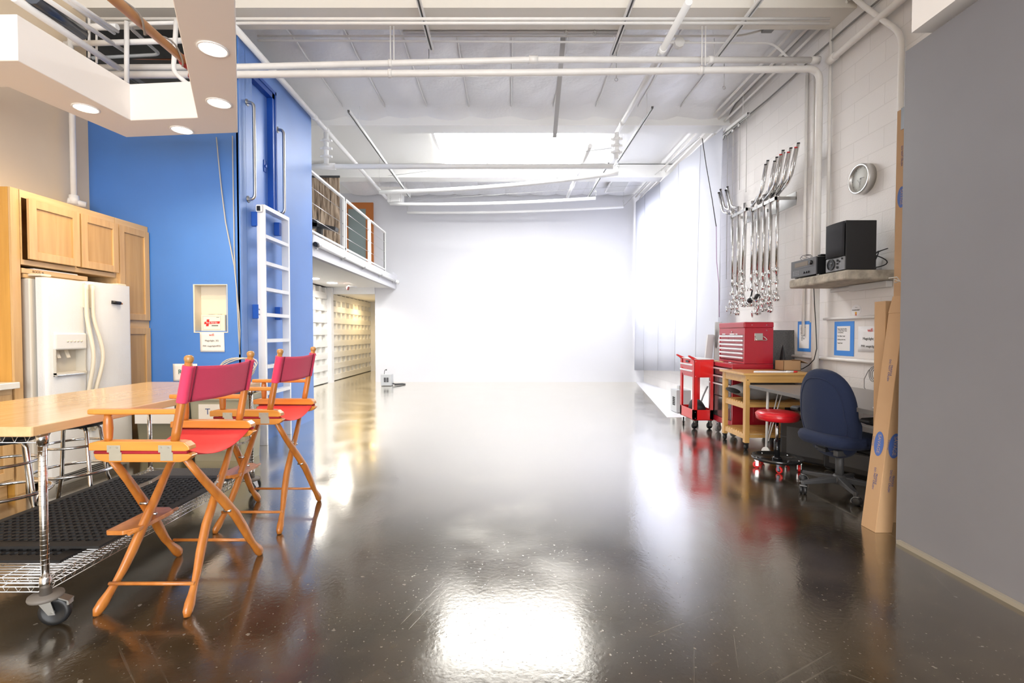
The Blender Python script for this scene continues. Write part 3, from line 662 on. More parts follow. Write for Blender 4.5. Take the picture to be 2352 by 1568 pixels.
# wooden pole with a wire round it and a red flange
t_ = thing('wooden_pole', 'varnished wooden pole slanting through the soffit opening with a grey wire twisted round it', 'pole', (-2.38, 3.62, 3.2))
pa = onplane(428, 143, y=3.60); pb = onplane(262, -2, y=2.80)
d = (pb - pa); pe = pb + d * 0.25
MB().tube([tuple(pa), tuple(pb), tuple(pe)], [0.026, 0.031, 0.032], 16).build('shaft', POLEW, t_)
u = d.normalized(); s1 = u.orthogonal().normalized(); s2 = u.cross(s1)
MB().tube([tuple(pa + d * (i / 26) + (s1 * math.cos(i * 0.42) + s2 * math.sin(i * 0.42)) * (0.038 + 0.006 * math.sin(i))) for i in range(30)], 0.006, 6).build('wire', mat('grey_wire', (0.3, 0.28, 0.26), 0.5), t_)
fl = MB(); fl.tube([tuple(pa + u * 0.03), tuple(pa - u * 0.05)], 0.042, 12); fl.tube([(pa.x + 0.05, pa.y + 0.03, pa.z + 0.06), (pa.x + 0.03, pa.y + 0.03, pa.z - 0.10)], 0.035, 10); fl.build('flange', mat('red_flange', (0.30, 0.02, 0.02), 0.5), t_)
# drop pipe on the beige wall
a = onplane(170, 458, x=-4.36)
t_ = thing('drop_pipe', 'vertical cream pipe with a capped valve on the beige wall above the cabinets', 'pipe', (-4.36, a.y, a.z))
MB().tube([(-4.36, a.y, a.z), (-4.36, a.y, 4.3)], 0.026, 12).build('pipe_run', PIPE, t_)
MB().tube([(-4.36, a.y, a.z + 0.04), (-4.36, a.y, a.z - 0.05)], 0.042, 10).tube([(-4.40, a.y - 0.03, a.z - 0.02), (-4.29, a.y + 0.06, a.z - 0.04)], 0.032, 10).build('valve', PIPE, t_)

# ================================================================== KITCHEN SIDE
XF = -3.85
def shaker(parent, y0, y1, z0, z1, name='door', x=XF, panel=MAPLED, frame=MAPLE, t=0.022, w=0.065):
    m = MB(); m.box(x, x + t, y0, y0 + w, z0, z1).box(x, x + t, y1 - w, y1, z0, z1)
    m.box(x, x + t, y0 + w, y1 - w, z0, z0 + w).box(x, x + t, y0 + w, y1 - w, z1 - w, z1)
    d = m.build(name, frame, parent, bevel=0.002, seg=1)
    MB().box(x + 0.002, x + 0.010, y0 + w - 0.004, y1 - w + 0.004, z0 + w - 0.004, z1 - w + 0.004).build('door_panel', panel, d)
    return d
t_ = thing('upper_cabinet', 'maple wall cabinet with two shaker doors above the white fridge', 'cabinet', (-4.15, 4.35, 1.82))
MB().box(-4.46, XF, 3.872, 4.805, 2.35, 2.41).box(-4.46, XF, 3.872, 4.805, 1.82, 1.86).box(-4.46, -4.44, 3.872, 4.805, 1.86, 2.35).box(-4.46, XF, 4.355, 4.372, 1.86, 2.35).box(-4.46, XF, 3.872, 3.885, 1.86, 2.35).box(-4.46, XF, 4.79, 4.805, 1.86, 2.35).build('carcass', MAPLEY, t_)
shaker(t_, 3.895, 4.355, 1.865, 2.345, x=XF + 0.03); shaker(t_, 4.385, 4.80, 1.865, 2.345, x=XF + 0.02)
t_ = thing('end_panel', 'full height maple end panel beside the fridge', 'cabinet panel', (-4.15, 3.83, 0))
MB().box(-4.46, XF - 0.02, 3.80, 3.865, 0, 2.41).build('panel', MAPLES, t_)
MB().box(XF - 0.02, XF, 3.80, 3.868, 0, 2.41).build('face_stile', MAPLE, t_, bevel=0.002)
t_ = thing('tall_cabinet', 'tall maple pantry cabinet with two stacked doors against the blue wall', 'cabinet', (-4.15, 5.03, 0))
MB().box(-4.46, XF, 4.812, 5.245, 0.02, 2.41).build('carcass', MAPLEY, t_)
shaker(t_, 4.835, 5.235, 1.41, 2.35, 'upper_door'); shaker(t_, 4.835, 5.235, 0.12, 1.33, 'lower_door')
# counter at the very left
t_ = thing('tiled_counter', 'cream tiled counter corner at the left edge of the photo', 'counter', (-4.14, 3.3, 0.84))
MB().box(-4.46, -3.80, 2.6, 3.795, 0.85, 0.893).build('tile_top', mat('cream_tile', (0.72, 0.70, 0.65), 0.2), t_, bevel=0.008)
for k in range(6): MB().box(-3.80, -3.792, 3.63 - 0.16 * k, 3.785 - 0.16 * k, 0.845, 0.893).build('edge_tile', mat('cream_tile', (0.72, 0.70, 0.65), 0.2), t_, bevel=0.004)
t_ = thing('base_cabinet', 'maple base cabinet under the tiled counter at the left edge', 'cabinet', (-4.15, 3.3, 0))
MB().box(-4.46, -3.86, 2.6, 3.79, 0.10, 0.845).box(-4.46, -3.92, 2.6, 3.79, 0, 0.10).build('carcass', MAPLEY, t_)
shaker(t_, 3.30, 3.76, 0.14, 0.80, 'door', -3.86)

# fridge
t_ = thing('refrigerator', 'white side by side refrigerator with a water dispenser', 'refrigerator', (-4.1, 4.39, 0))
FY0, FY1, FS = 3.935, 4.835, 4.322; FXF = -3.72
MB().box(-4.44, -3.83, FY0 - 0.02, 4.800, 0.05, 1.715).build('body', FRIDGES, t_, bevel=0.008)
MB().box(-3.83, -3.80, FY0 + 0.02, FY1 - 0.01, 0.06, 1.71).build('door_gasket', mat('gasket', (0.35, 0.34, 0.31), 0.6), t_)
def fdoor(y0, y1, name):
    pts = [(-3.80, y0)] + [(FXF - 0.035 + 0.035 * math.sin(a), y0 + 0.035 - 0.035 * math.cos(a)) for a in [i * PI / 10 for i in range(6)]]
    pts += [(FXF + 0.014 * math.sin(PI * i / 8), y0 + 0.035 + (y1 - y0 - 0.07) * i / 8) for i in range(1, 8)]
    pts += [(FXF - 0.035 + 0.035 * math.cos(a), y1 - 0.035 + 0.035 * math.sin(a)) for a in [i * PI / 10 for i in range(6)]] + [(-3.80, y1)]
    return pts
# freezer door built round the dispenser opening
fd = MB(); P_ = fdoor(FY0, FS - 0.004, '')
fd.prism(P_, 1.275, 1.725); fd.prism(P_, 0.09, 0.915)
fd.prism([(-3.80, FY0)] + P_[1:7] + [(FXF + 0.003, 3.985), (-3.80, 3.985)], 0.915, 1.275)
fd.prism([(-3.80, 4.285), (FXF + 0.004, 4.285)] + P_[-7:], 0.915, 1.275)
fzd = fd.build('freezer_door', FRIDGE, t_)
MB().prism(fdoor(FS + 0.004, FY1, ''), 0.09, 1.735).build('fridge_door', FRIDGE, t_)
dp = MB(); dp.box(-3.80, -3.79, 3.985, 4.285, 0.915, 1.275).box(-3.80, FXF + 0.02, 3.985, 3.995, 0.93, 1.14).box(-3.80, FXF + 0.012, 4.275, 4.285, 0.93, 1.14).box(-3.80, FXF + 0.02, 3.985, 4.285, 0.925, 0.945)
dp.build('dispenser_recess', mat('recess_plastic', (0.62, 0.58, 0.50), 0.4), fzd)
MB().box(-3.795, FXF + 0.026, 3.985, 4.285, 1.135, 1.275).build('dispenser_panel', mat('panel_white', (0.74, 0.73, 0.70), 0.3), fzd, bevel=0.012)
bt = 0
for k in range(5): MB().lathe([(0.008, FXF + 0.026), (0.008, FXF + 0.030), (0, FXF + 0.031)], (0, 4.095 + 0.033 * k, 1.205), 'X', 12).build('button', CREAM, fzd)
for k in range(2): MB().obox((FXF - 0.03, 4.06 + 0.09 * k, 1.10), (0.012, 0, -0.035), (0, 0.016, 0), (0.003, 0, 0.001)).build('dispenser_lever', CREAM, fzd)
MB().box(-3.78, FXF + 0.03, 3.99, 4.28, 0.915, 0.93).build('drip_tray', STEEL, fzd, bevel=0.004)
for (y, sgn) in ((FS - 0.034, -1), (FS + 0.034, 1)):
    pts = []
    for i in range(29):
        z = 1.70 - i * (1.70 - 0.42) / 28; u = max(0, 1 - abs((z - 1.07) / 0.40)); b_ = u * u * (3 - 2 * u)
        pts.append((FXF + 0.022 + 0.045 * b_, y + sgn * 0.0 + 0.045 * b_ * (1 if sgn > 0 else 0.25), z))
    h = MB().tube(pts, 0.016, 12); h.box(FXF - 0.002, FXF + 0.02, y - 0.012, y + 0.012, 1.50, 1.71).box(FXF - 0.002, FXF + 0.02, y - 0.012, y + 0.012, 0.40, 0.66)
    h.build('door_handle', CREAM, t_)
MB().box(-3.95, -3.75, FY0 + 0.0, FY0 + 0.09, 1.735, 1.755).build('hinge_cover', CREAM, t_, bevel=0.008)
MB().box(-3.92, -3.75, FY1 - 0.13, FY1 - 0.02, 1.738, 1.755).build('hinge_cover', CREAM, t_, bevel=0.008)
kp = MB().box(-3.80, -3.765, FY0 + 0.01, FY1 - 0.01, 0.0, 0.085); kp.build('kick_grille', mat('kick_white', (0.6, 0.59, 0.56), 0.4), t_)
for k in range(4): MB().box(-3.767, -3.758, FY0 + 0.10, FY1 - 0.05, 0.018 + 0.017 * k, 0.024 + 0.017 * k).build('grille_slot', BLACK, t_)
t_ = thing('fridge_magnet', 'small black magnet clip with a tan tip on the fridge door', 'magnet', (FXF, 4.62, 1.56))
MB().tube([(FXF + 0.018, 4.57, 1.565), (FXF + 0.03, 4.655, 1.56)], 0.016, 12).build('clip_body', BLACK, t_, label='black clip body'); MB().tube([(FXF + 0.03, 4.655, 1.558), (FXF + 0.032, 4.675, 1.556)], 0.009, 10).build('clip_tip', POLEW, t_)
# boards on the fridge
t_ = thing('cutting_board', 'large wooden board lying flat on the fridge, lower of the pair', 'cutting board', (-4.08, 4.3, 1.718))
MB().box(-4.3, -3.86, 3.90, 4.63, 1.718, 1.752).build('board', MAPLEY, t_, bevel=0.004)
MB().box(-3.861, -3.858, 4.28, 4.50, 1.728, 1.742).build('end_grain_strip', MAPLES, t_)
t_ = thing('cutting_board', 'wooden carving board with burnt lettering, upper of the pair on the fridge', 'cutting board', (-4.08, 4.2, 1.752))
bb = MB().box(-4.3, -3.852, 3.88, 4.49, 1.753, 1.793).build('board', MAPLEY, t_, bevel=0.004)
text('BOOS', 0.026, (-3.8515, 3.965, 1.765), '+X', mat('burnt_brown', (0.09, 0.04, 0.02), 0.8), bb); MB().box(-3.852, -3.8512, 4.045, 4.063, 1.770, 1.777).build('brand_dash', MC['burnt_brown'], bb)
tag(MB().box(-4.28, -3.865, 3.99, 4.40, 1.793, 1.803).build('white_tray', PAPERW, bevel=0.003), 'thin white board on top of the carving board over the fridge', 'tray')

# wall niche with first aid kit
t_ = thing('wall_niche', 'cream recessed niche in the blue wall', 'niche', (-3.19, 5.3, 1.28))
NX0, NX1, NZ0, NZ1 = -3.358, -3.010, 1.290, 1.792
nm = mat('niche_paint', (0.74, 0.66, 0.53), 0.6)
n_ = MB().box(NX0, NX1, 5.36, 5.40, NZ0, NZ1).box(NX0 - 0.014, NX0, 5.245, 5.40, NZ0 - 0.010, NZ1 + 0.008).box(NX1, NX1 + 0.006, 5.245, 5.40, NZ0 - 0.010, NZ1 + 0.008).box(NX0, NX1, 5.245, 5.40, NZ1, NZ1 + 0.008).box(NX0, NX1, 5.245, 5.40, NZ0 - 0.010, NZ0)
n_.build('niche_lining', nm, t_)
t_ = thing('first_aid_kit', 'white first aid kit box with a red cross standing in the wall niche', 'first aid kit', (-3.17, 5.28, 1.29))
kb = MB().box(-3.30, -3.042, 5.255, 5.33, 1.291, 1.475).build('case', mat('kit_cream', (0.78, 0.72, 0.57), 0.4), t_, bevel=0.008)
MB().box(-3.22, -3.17, 5.26, 5.30, 1.475, 1.480).box(-3.12, -3.09, 5.26, 5.30, 1.475, 1.480).build('latch', STEEL, t_)
MB().box(-3.279, -3.081, 5.2525, 5.255, 1.312, 1.462).build('label_card', mat('kit_label', (0.84, 0.78, 0.66), 0.6), kb)
lb = MB()
for (a, b, c, d) in ((-3.276, -3.084, 1.456, 1.458), (-3.276, -3.084, 1.316, 1.318), (-3.276, -3.274, 1.316, 1.458), (-3.086, -3.084, 1.316, 1.458)): lb.box(a, b, 5.2515, 5.2526, c, d)
lb.build('label_border', mat('pink_line', (0.6, 0.25, 0.2), 0.6), kb)
kr = mat('kit_red', (0.72, 0.02, 0.02), 0.5)
MB().prism([(-3.243, 1.350), (-3.215, 1.350), (-3.205, 1.424), (-3.233, 1.424)], 5.2505, 5.252, 'Y').prism([(-3.262, 1.372), (-3.096, 1.378), (-3.092, 1.404), (-3.258, 1.398)], 5.2498, 5.252, 'Y').build('red_cross', kr, kb)
text('First Aid Kit', 0.024, (-3.238, 5.2492, 1.380), '-Y', PAPERW, kb)
MB().box(-3.182, -3.112, 5.2505, 5.252, 1.352, 1.362).box(-3.130, -3.100, 5.2505, 5.252, 1.445, 1.449).build('small_print', INK, kb)
# wifi sheet
def sheet(name, label, x0, x1, z0, z1, y=5.246, m=PAPER):
    s_ = MB(); w_ = x1 - x0
    s_.grid(lambda u, v: (x0 + w_ * u + 0.004 * (1 - v), y - 0.0015 - 0.003 * (1 - v) ** 2 * (0.5 + 0.5 * math.sin(3 * u)), z0 + (z1 - z0) * v), 8, 8)
    return tag(s_.build(name, m, solid=0.0008), label, 'paper sign')
s_ = sheet('wifi_sign', 'paper wifi notice taped below the first aid niche on the blue wall', -3.307, -3.045, 1.073, 1.282)
text('wifi', 0.040, (-3.178, 5.240, 1.245), '-Y', INKR, s_, align='CENTER'); text('Magiclight_5G', 0.026, (-3.176, 5.239, 1.187), '-Y', INK, s_, align='CENTER'); text('PW: magiclight4935', 0.024, (-3.176, 5.238, 1.130), '-Y', INK, s_, align='CENTER')
s_ = sheet('recycle_sign', 'white sign with green lettering on the blue wall just above the table', -3.603, -3.34, 0.757, 0.945)
text('Recycle', 0.070, (-3.545, 5.240, 0.835), '-Y', INKG, s_)
# blind cords and coiled cable
cd = mat('grey_cord', (0.50, 0.47, 0.42), 0.7)
def cpath(px, x=None, y=None, **k): return [tuple(onplane(a, b, y=y)) for a, b in px]
tag(MB().tube(cpath([(497, 315), (501, 360), (508, 430), (518, 510), (530, 570), (538, 610), (543, 660), (546, 720), (548, 770), (551, 814)], y=5.22), 0.006, 6).build('blind_cord', cd), 'left of the two grey cords hanging at the edge of the blue wall', 'cord')
tag(MB().tube(cpath([(534, 312), (535, 400), (537, 500), (538, 580), (542, 650), (549, 720), (551, 760), (550, 812)], y=5.23), 0.006, 6).build('blind_cord', cd), 'right of the two grey cords hanging at the edge of the blue wall', 'cord')
cc_ = MB(); q = Vector((-2.90, 5.225, 0.99))
for k in range(3):
    cc_.tube([(q.x + (0.19 + 0.02 * k) * math.cos(a) * (1.0), q.y - 0.01 * k, q.z - 0.10 + 0.12 * math.sin(a + 0.3 * k)) for a in [i * 2 * PI / 20 for i in range(20)]], 0.006, 6, True)
tag(cc_.build('coiled_cable', mat('cream_cable', (0.62, 0.57, 0.48), 0.6)), 'loose coil of cream cable hung on the blue corner behind the first director chair', 'cable')

# grab bars and ladder on the blue side wall
def grab(y, z0, z1, label, lean=0):
    t_ = thing('grab_bar', label, 'handle', (BX, y, z0))
    MB().tube(roundpath([(BX, y, z1), (BX + 0.075, y, z1), (BX + 0.075, y, z0), (BX, y, z0)], 0.06), 0.018, 14).build('bar', STEEL, t_)
    for z in (z0, z1): MB().lathe([(0.038, 0), (0.038, 0.006), (0.0, 0.008)], (BX, y, z), 'X', 16).build('flange', STEEL, t_)
grab(5.44, 2.76, 3.82, 'tall stainless grab bar left of the upper blue door'); grab(6.16, 2.78, 3.82, 'tall stainless grab bar right of the upper blue door')
t_ = thing('wall_ladder', 'fixed aluminium ladder on the bright blue wall', 'ladder', (-2.77, 5.8, 0))
LX0, LX1, LY0, LY1 = -2.81, -2.72, 5.50, 6.13
MB().box(LX0, LX1, LY0, LY0 + 0.028, 0, 2.72).build('stile', ALU, t_, bevel=0.003); MB().box(LX0, LX1, LY1 - 0.028, LY1, 0, 2.72).build('stile', ALU, t_, bevel=0.003)
for z in (2.675, 2.37, 2.07, 1.775, 1.485, 1.19, 0.893, 0.59, 0.30):
    MB().box(LX0 + 0.01, LX1, LY0 + 0.028, LY1 - 0.028, z - (0.02 if z < 2.6 else 0.0), z + (0.02 if z < 2.6 else 0.045)).build('rung', ALU, t_)
for y in (LY0 - 0.002, LY1 - 0.05):
    for z in (2.56, 1.52): MB().box(BX, LX0 + 0.01, y + (0.0 if y < 5.8 else -0.05), y + 0.05 + (0.0 if y < 5.8 else -0.05), z - 0.08, z + 0.08).build('standoff', BLUET, t_, bevel=0.004)
bo = MB()
for z in (1.49, 1.545): bo.lathe([(0.0, LY0 - 0.006), (0.009, LY0 - 0.004), (0.009, LY0)], (-2.79, 0, z), 'Y', 10)
bo.build('bolt_heads', STEEL, t_)
t_ = thing('motion_sensor', 'white oval sensor with a black face at the top of the ladder', 'sensor', (-2.775, 5.49, 2.62))
MB().box(-2.805, -2.735, 5.468, 5.498, 2.63, 2.71).build('housing', PIPEW, t_, bevel=0.012, seg=3); MB().box(-2.79, -2.75, 5.462, 5.470, 2.640, 2.695).build('face', BLACKG, t_, bevel=0.012, seg=3, label='black oval face')

# bins behind the table
def bin_(x0, x1, y0, y1, h, name, label, m):
    t_ = thing(name, label, 'bin', ((x0 + x1) / 2, (y0 + y1) / 2, 0))
    tp = 0.035
    def rr(a0, a1, b0, b1, z, r=0.04):
        out = []
        for (cx, cy, s0) in ((a1 - r, b1 - r, 0), (a0 + r, b1 - r, 1), (a0 + r, b0 + r, 2), (a1 - r, b0 + r, 3)):
            for i in range(5):
                a = PI / 2 * (s0 + i / 4); out.append((cx + r * math.cos(a), cy + r * math.sin(a), z))
        return out
    rs = [rr(x0 + tp, x1 - tp, y0 + tp, y1 - tp, 0), rr(x0 + 0.01, x1 - 0.01, y0 + 0.01, y1 - 0.01, h - 0.05), rr(x0, x1, y0, y1, h - 0.05), rr(x0, x1, y0, y1, h), rr(x0 + 0.02, x1 - 0.02, y0 + 0.02, y1 - 0.02, h), rr(x0 + 0.045, x1 - 0.045, y0 + 0.045, y1 - 0.045, 0.03)]
    n = len(rs[0]); vs = [v for r_ in rs for v in r_]; fs = [(i * n + j, i * n + (j + 1) % n, (i + 1) * n + (j + 1) % n, (i + 1) * n + j) for i in range(len(rs) - 1) for j in range(n)]
    fs += [tuple(range(n))[::-1], tuple(range((len(rs) - 1) * n, len(rs) * n))]
    b = MB().add(vs, fs).build('bin_body', m, t_)
    return t_, b
tb, b = bin_(-3.17, -2.56, 4.80, 5.14, 0.66, 'trash_bin', 'beige bin with a paper trash label behind the table', BINM)
MB().box(-3.08, -2.66, 4.812, 4.818, 0.10, 0.585).build('raised_panel', BINM, tb, bevel=0.006)
s_ = MB().box(-3.055, -2.80, 4.806, 4.811, 0.36, 0.57).build('paper_label', PAPER, tb); text('Trash', 0.085, (-2.99, 4.8055, 0.47), '-Y', mat('blue_ink', (0.06, 0.10, 0.28), 0.8), s_)
MB().box(-3.10, -2.63, 4.84, 5.10, 0.655, 0.672).build('liner_rim', BLACK, tb, bevel=0.006)
tb, b = bin_(-3.70, -3.22, 4.78, 5.14, 0.66, 'recycling_bin', 'olive beige bin with a paper recycle label behind the table', mat('olive_bin', (0.22, 0.20, 0.13), 0.5))
s_ = MB().box(-3.66, -3.27, 4.770, 4.777, 0.385, 0.60).build('paper_label', PAPER, tb); text('Recycle', 0.078, (-3.62, 4.7695, 0.50), '-Y', INKG, s_)
MB().box(-3.66, -3.26, 4.82, 5.10, 0.655, 0.69).build('lid', BLACK, tb, bevel=0.01)

# ================================================================== TABLE ON A WIRE CART
TX0, TX1, TY0, TY1, TZ = -2.87, -1.962, 2.0, 3.885, 0.885
tb = thing('butcher_block_table', 'long butcher block table on chrome wire cart posts', 'table', ((TX0 + TX1) / 2, (TY0 + TY1) / 2, 0))
MB().prism([(TX0 + 0.1, TY0), (TX1 - 0.005, TY0), (TX1, TY0 + 0.008), (TX1, TY1 - 0.02), (TX1 - 0.02, TY1), (TX0 + 0.02, TY1), (TX0, TY1 - 0.02), (TX0, TY0 + 0.1)], TZ - 0.042, TZ).build('tabletop', BUTCH, tb, bevel=0.004)
PX = (-2.80, -2.005); PY = (2.09, 3.80)
for px_ in PX:
    for py_ in PY:
        m = MB().tube([(px_, py_, 0.125), (px_, py_, TZ - 0.042)], 0.0155, 16)
        for k in range(26): m.tube([(px_, py_, 0.27 + 0.0215 * k), (px_, py_, 0.2718 + 0.0215 * k)], 0.0158, 16)
        po = m.build('post', CHROME, tb)
        MB().lathe([(0.0225, 0.135), (0.0212, 0.172), (0.0222, 0.1725), (0.0205, 0.215), (0.017, 0.217)], (px_, py_, 0), n=18).build('collar', CHROME, po)
        MB().lathe([(0.0195, 0.795), (0.0215, 0.842)], (px_, py_, 0), n=16).build('collar', CHROME, po)
        # caster: bumper disc, fork, wheel, brake pedal
        a = R(12) if py_ < 3 else R(80)
        ca = MB().lathe([(0.0, 0.120), (0.060, 0.121), (0.063, 0.128), (0.061, 0.138), (0.0, 0.140)], (px_, py_, 0), n=24).build('caster_bumper', mat('grey_bumper', (0.16, 0.14, 0.12), 0.6), tb)
        d = Vector((math.cos(a), math.sin(a), 0)); sd = Vector((-d.y, d.x, 0)); wc = Vector((px_, py_, 0.0625)) + d * 0.034
        fk = MB()
        fk.lathe([(0.030, 0.110), (0.034, 0.117), (0.02, 0.121)], (px_, py_, 0), n=16)
        for s in (-1, 1):
            fk.add([tuple(Vector((px_, py_, 0.114)) + sd * s * 0.020 - d * 0.02), tuple(Vector((px_, py_, 0.114)) + sd * s * 0.020 + d * 0.03), tuple(wc + sd * s * 0.022 + d * 0.014 + Vector((0, 0, -0.008))), tuple(wc + sd * s * 0.022 - d * 0.012 + Vector((0, 0, -0.008))),
                    tuple(Vector((px_, py_, 0.114)) + sd * s * 0.0235 - d * 0.02), tuple(Vector((px_, py_, 0.114)) + sd * s * 0.0235 + d * 0.03), tuple(wc + sd * s * 0.0255 + d * 0.014 + Vector((0, 0, -0.008))), tuple(wc + sd * s * 0.0255 - d * 0.012 + Vector((0, 0, -0.008)))],
                   [(0, 1, 2, 3), (7, 6, 5, 4), (0, 4, 5, 1), (1, 5, 6, 2), (2, 6, 7, 3), (3, 7, 4, 0)])
        fk.obox(Vector((px_, py_, 0.113)) + d * 0.005, d * 0.028, sd * 0.0235, (0, 0, 0.002)); fk.build('caster_fork', STEEL, ca)
        if py_ < 3: MB().obox(wc + d * 0.030 + Vector((0, 0, 0.058)), d * 0.030 + Vector((0, 0, -0.014)), sd * 0.020, (0, 0, 0.003)).obox(wc + d * 0.056 + Vector((0, 0, 0.036)), d * 0.004, sd * 0.016, (0, 0, 0.010)).tube([tuple(wc - sd * 0.026), tuple(wc + sd * 0.026)], 0.006, 8).build('brake_pedal', STEEL, ca)
        w_ = MB(); rot = Matrix.Rotation(a, 3, 'Z')
        prof = [(0.0, -0.010), (0.038, -0.012), (0.042, -0.015), (0.058, -0.014), (0.0625, 0.0), (0.058, 0.014), (0.042, 0.015), (0.038, 0.012), (0.0, 0.010)]
        tmp = MB().lathe(prof, (0, 0, 0), 'Y', 28); w_.add([tuple(rot @ Vector(v) + wc) for v in tmp.v], tmp.f, True)
        w_.build('caster_wheel', BLACK, ca)
def truss(m, a, b, z0, z1, r=0.0028):
    a = Vector(a); b = Vector(b); L_ = (b - a).length; n = max(4, int(L_ / 0.052)); d = (b - a) / n
    for z in (z0, z1): m.tube([(a.x, a.y, z), (b.x, b.y, z)], r, 6)
    pts = []
    for i in range(n):
        p = a + d * i; pts += [(p.x + d.x * 0.15, p.y + d.y * 0.15, z0), (p.x + d.x * 0.5, p.y + d.y * 0.5, z1), (p.x + d.x * 0.9, p.y + d.y * 0.9, z1)] if i % 1 == 0 else []
    m.tube(pts, r * 0.7, 5)
for k, (za, zb_) in enumerate(((0.148, 0.170), (0.188, 0.210))):
    sh = MB()
    for (a, b) in (((PX[0], PY[0] + 0.02), (PX[0], PY[1] - 0.02)), ((PX[1], PY[0] + 0.02), (PX[1], PY[1] - 0.02)), ((PX[0] + 0.02, PY[0]), (PX[1] - 0.02, PY[0])), ((PX[0] + 0.02, PY[1]), (PX[1] - 0.02, PY[1]))):
        truss(sh, (a[0], a[1], 0), (b[0], b[1], 0), za, zb_)
    y = PY[0] + 0.025
    while y < PY[1] - 0.01: sh.tube([(PX[0], y, zb_ + 0.002), (PX[1], y, zb_ + 0.002)], 0.002, 5); y += 0.025
    for x in (-2.6, -2.4, -2.2): sh.tube([(x, PY[0], zb_ - 0.002), (x, PY[1], zb_ - 0.002)], 0.0028, 5)
    sh.build('wire_shelf', CHROME, tb)
ub = MB(); truss(ub, (PX[0] + 0.02, PY[0], 0), (PX[1] - 0.02, PY[0], 0), 0.80, 0.832); ub.build('top_wire_rail', CHROME, tb)
# rubber mats on the wire shelf
def holed_mat(x0, x1, y0, y1, z, label, warp=0.0, pitch=0.041):
    nx = int((x1 - x0 - 0.08) / pitch); ny = int((y1 - y0 - 0.10) / pitch)
    px0 = (x0 + x1) / 2 - nx * pitch / 2; py0 = (y0 + y1) / 2 - ny * pitch / 2
    m = MB(); r = pitch * 0.43; T_ = 0.012; K = 8
    vs = []; fs = []
    for i in range(nx):
        for j in range(ny):
            ox = px0 + (i + 0.5) * pitch; oy = py0 + (j + 0.5) * pitch; b0 = len(vs); h = pitch / 2
            sq = [(h, 0), (h, h), (0, h), (-h, h), (-h, 0), (-h, -h), (0, -h), (h, -h)]
            for (a, b) in sq: vs.append((ox + a, oy + b, z))
            for t in range(K): vs.append((ox + r * math.cos(t * PI / 4), oy + r * math.sin(t * PI / 4), z))
            for t in range(K): vs.append((ox + r * math.cos(t * PI / 4), oy + r * math.sin(t * PI / 4), z - T_))
            for t in range(K):
                u = (t + 1) % K; fs.append((b0 + t, b0 + u, b0 + 8 + u, b0 + 8 + t)); fs.append((b0 + 8 + t, b0 + 8 + u, b0 + 16 + u, b0 + 16 + t))
    m.add(vs, fs)
    X0, X1, Y0, Y1 = px0, px0 + nx * pitch, py0, py0 + ny * pitch
    for (a, b, c, d) in ((x0, X0, y0, y1), (X1, x1, y0, y1), (X0, X1, y0, Y0), (X0, X1, Y1, y1)): m.box(a, b, c, d, z - T_, z + 0.0005)
    if warp: m.v = [(v[0], v[1], v[2] + warp * math.sin((v[0] - x0) * 3) * max(0, 1 - (v[1] - y0) * 5)) for v in m.v]
    return tag(m.build('rubber_mat', RUBBER), label, 'mat')
holed_mat(-2.79, -2.06, 2.22, 3.10, 0.2245, 'lower black perforated rubber mat at the near end of the wire shelf')
holed_mat(-2.80, -1.965, 2.32, 3.50, 0.243, 'upper black perforated rubber mat covering the wire shelf', 0.006)
tag(MB().prism([(-2.70, 3.15), (-2.02, 3.15), (-2.02, 3.76), (-2.58, 3.76), (-2.70, 3.68)], 0.2135, 0.2255).build('textured_mat', mat('chequer_mat', (0.10, 0.09, 0.08), 0.5, bump=0.9, bscale=120)), 'dark grey textured mat at the far end of the wire shelf', 'mat')

# ================================================================== CHROME STOOLS
def stool(label):
    t_ = thing('bar_stool', label, 'stool', (0, 0, 0), 'chrome bar stools behind the table')
    MB().lathe([(0.0, 0.625), (0.17, 0.625), (0.185, 0.64), (0.185, 0.665), (0.165, 0.685), (0.0, 0.69)], n=32).build('seat', mat('black_vinyl', (0.012, 0.012, 0.013), 0.35), t_)
    MB().lathe([(0.0, 0.612), (0.16, 0.612), (0.16, 0.625), (0.0, 0.625)], n=24).build('seat_plate', BLACK, t_)
    for k in range(4):
        a = PI / 4 + k * PI / 2 + 0.25; c, s = math.cos(a), math.sin(a)
        p = [(0.08 * c, 0.08 * s, 0.605), (0.135 * c, 0.135 * s, 0.605), (0.155 * c, 0.155 * s, 0.575), (0.185 * c, 0.185 * s, 0.30), (0.192 * c, 0.192 * s, 0.22), (0.27 * c, 0.27 * s, 0.0)]
        MB().tube(p, 0.0125, 12).build('leg', CHROME, t_)
    MB().tube(ring((0, 0, 0.485), 0.175, 40), 0.009, 10, True).build('ring', CHROME, t_)
    MB().tube(ring((0, 0, 0.300), 0.232, 48), 0.0105, 10, True).build('foot_ring', CHROME, t_)
    return t_
st = stool('chrome bar stool standing in front of the fridge doors'); place(st, (-3.085, 3.46, 0), 0.1)
st2 = dup(st); place(st2, (-3.09, 2.95, 0), 0.6); st2['label'] = 'chrome bar stool at the near left corner of the table, cut by the photo edge'

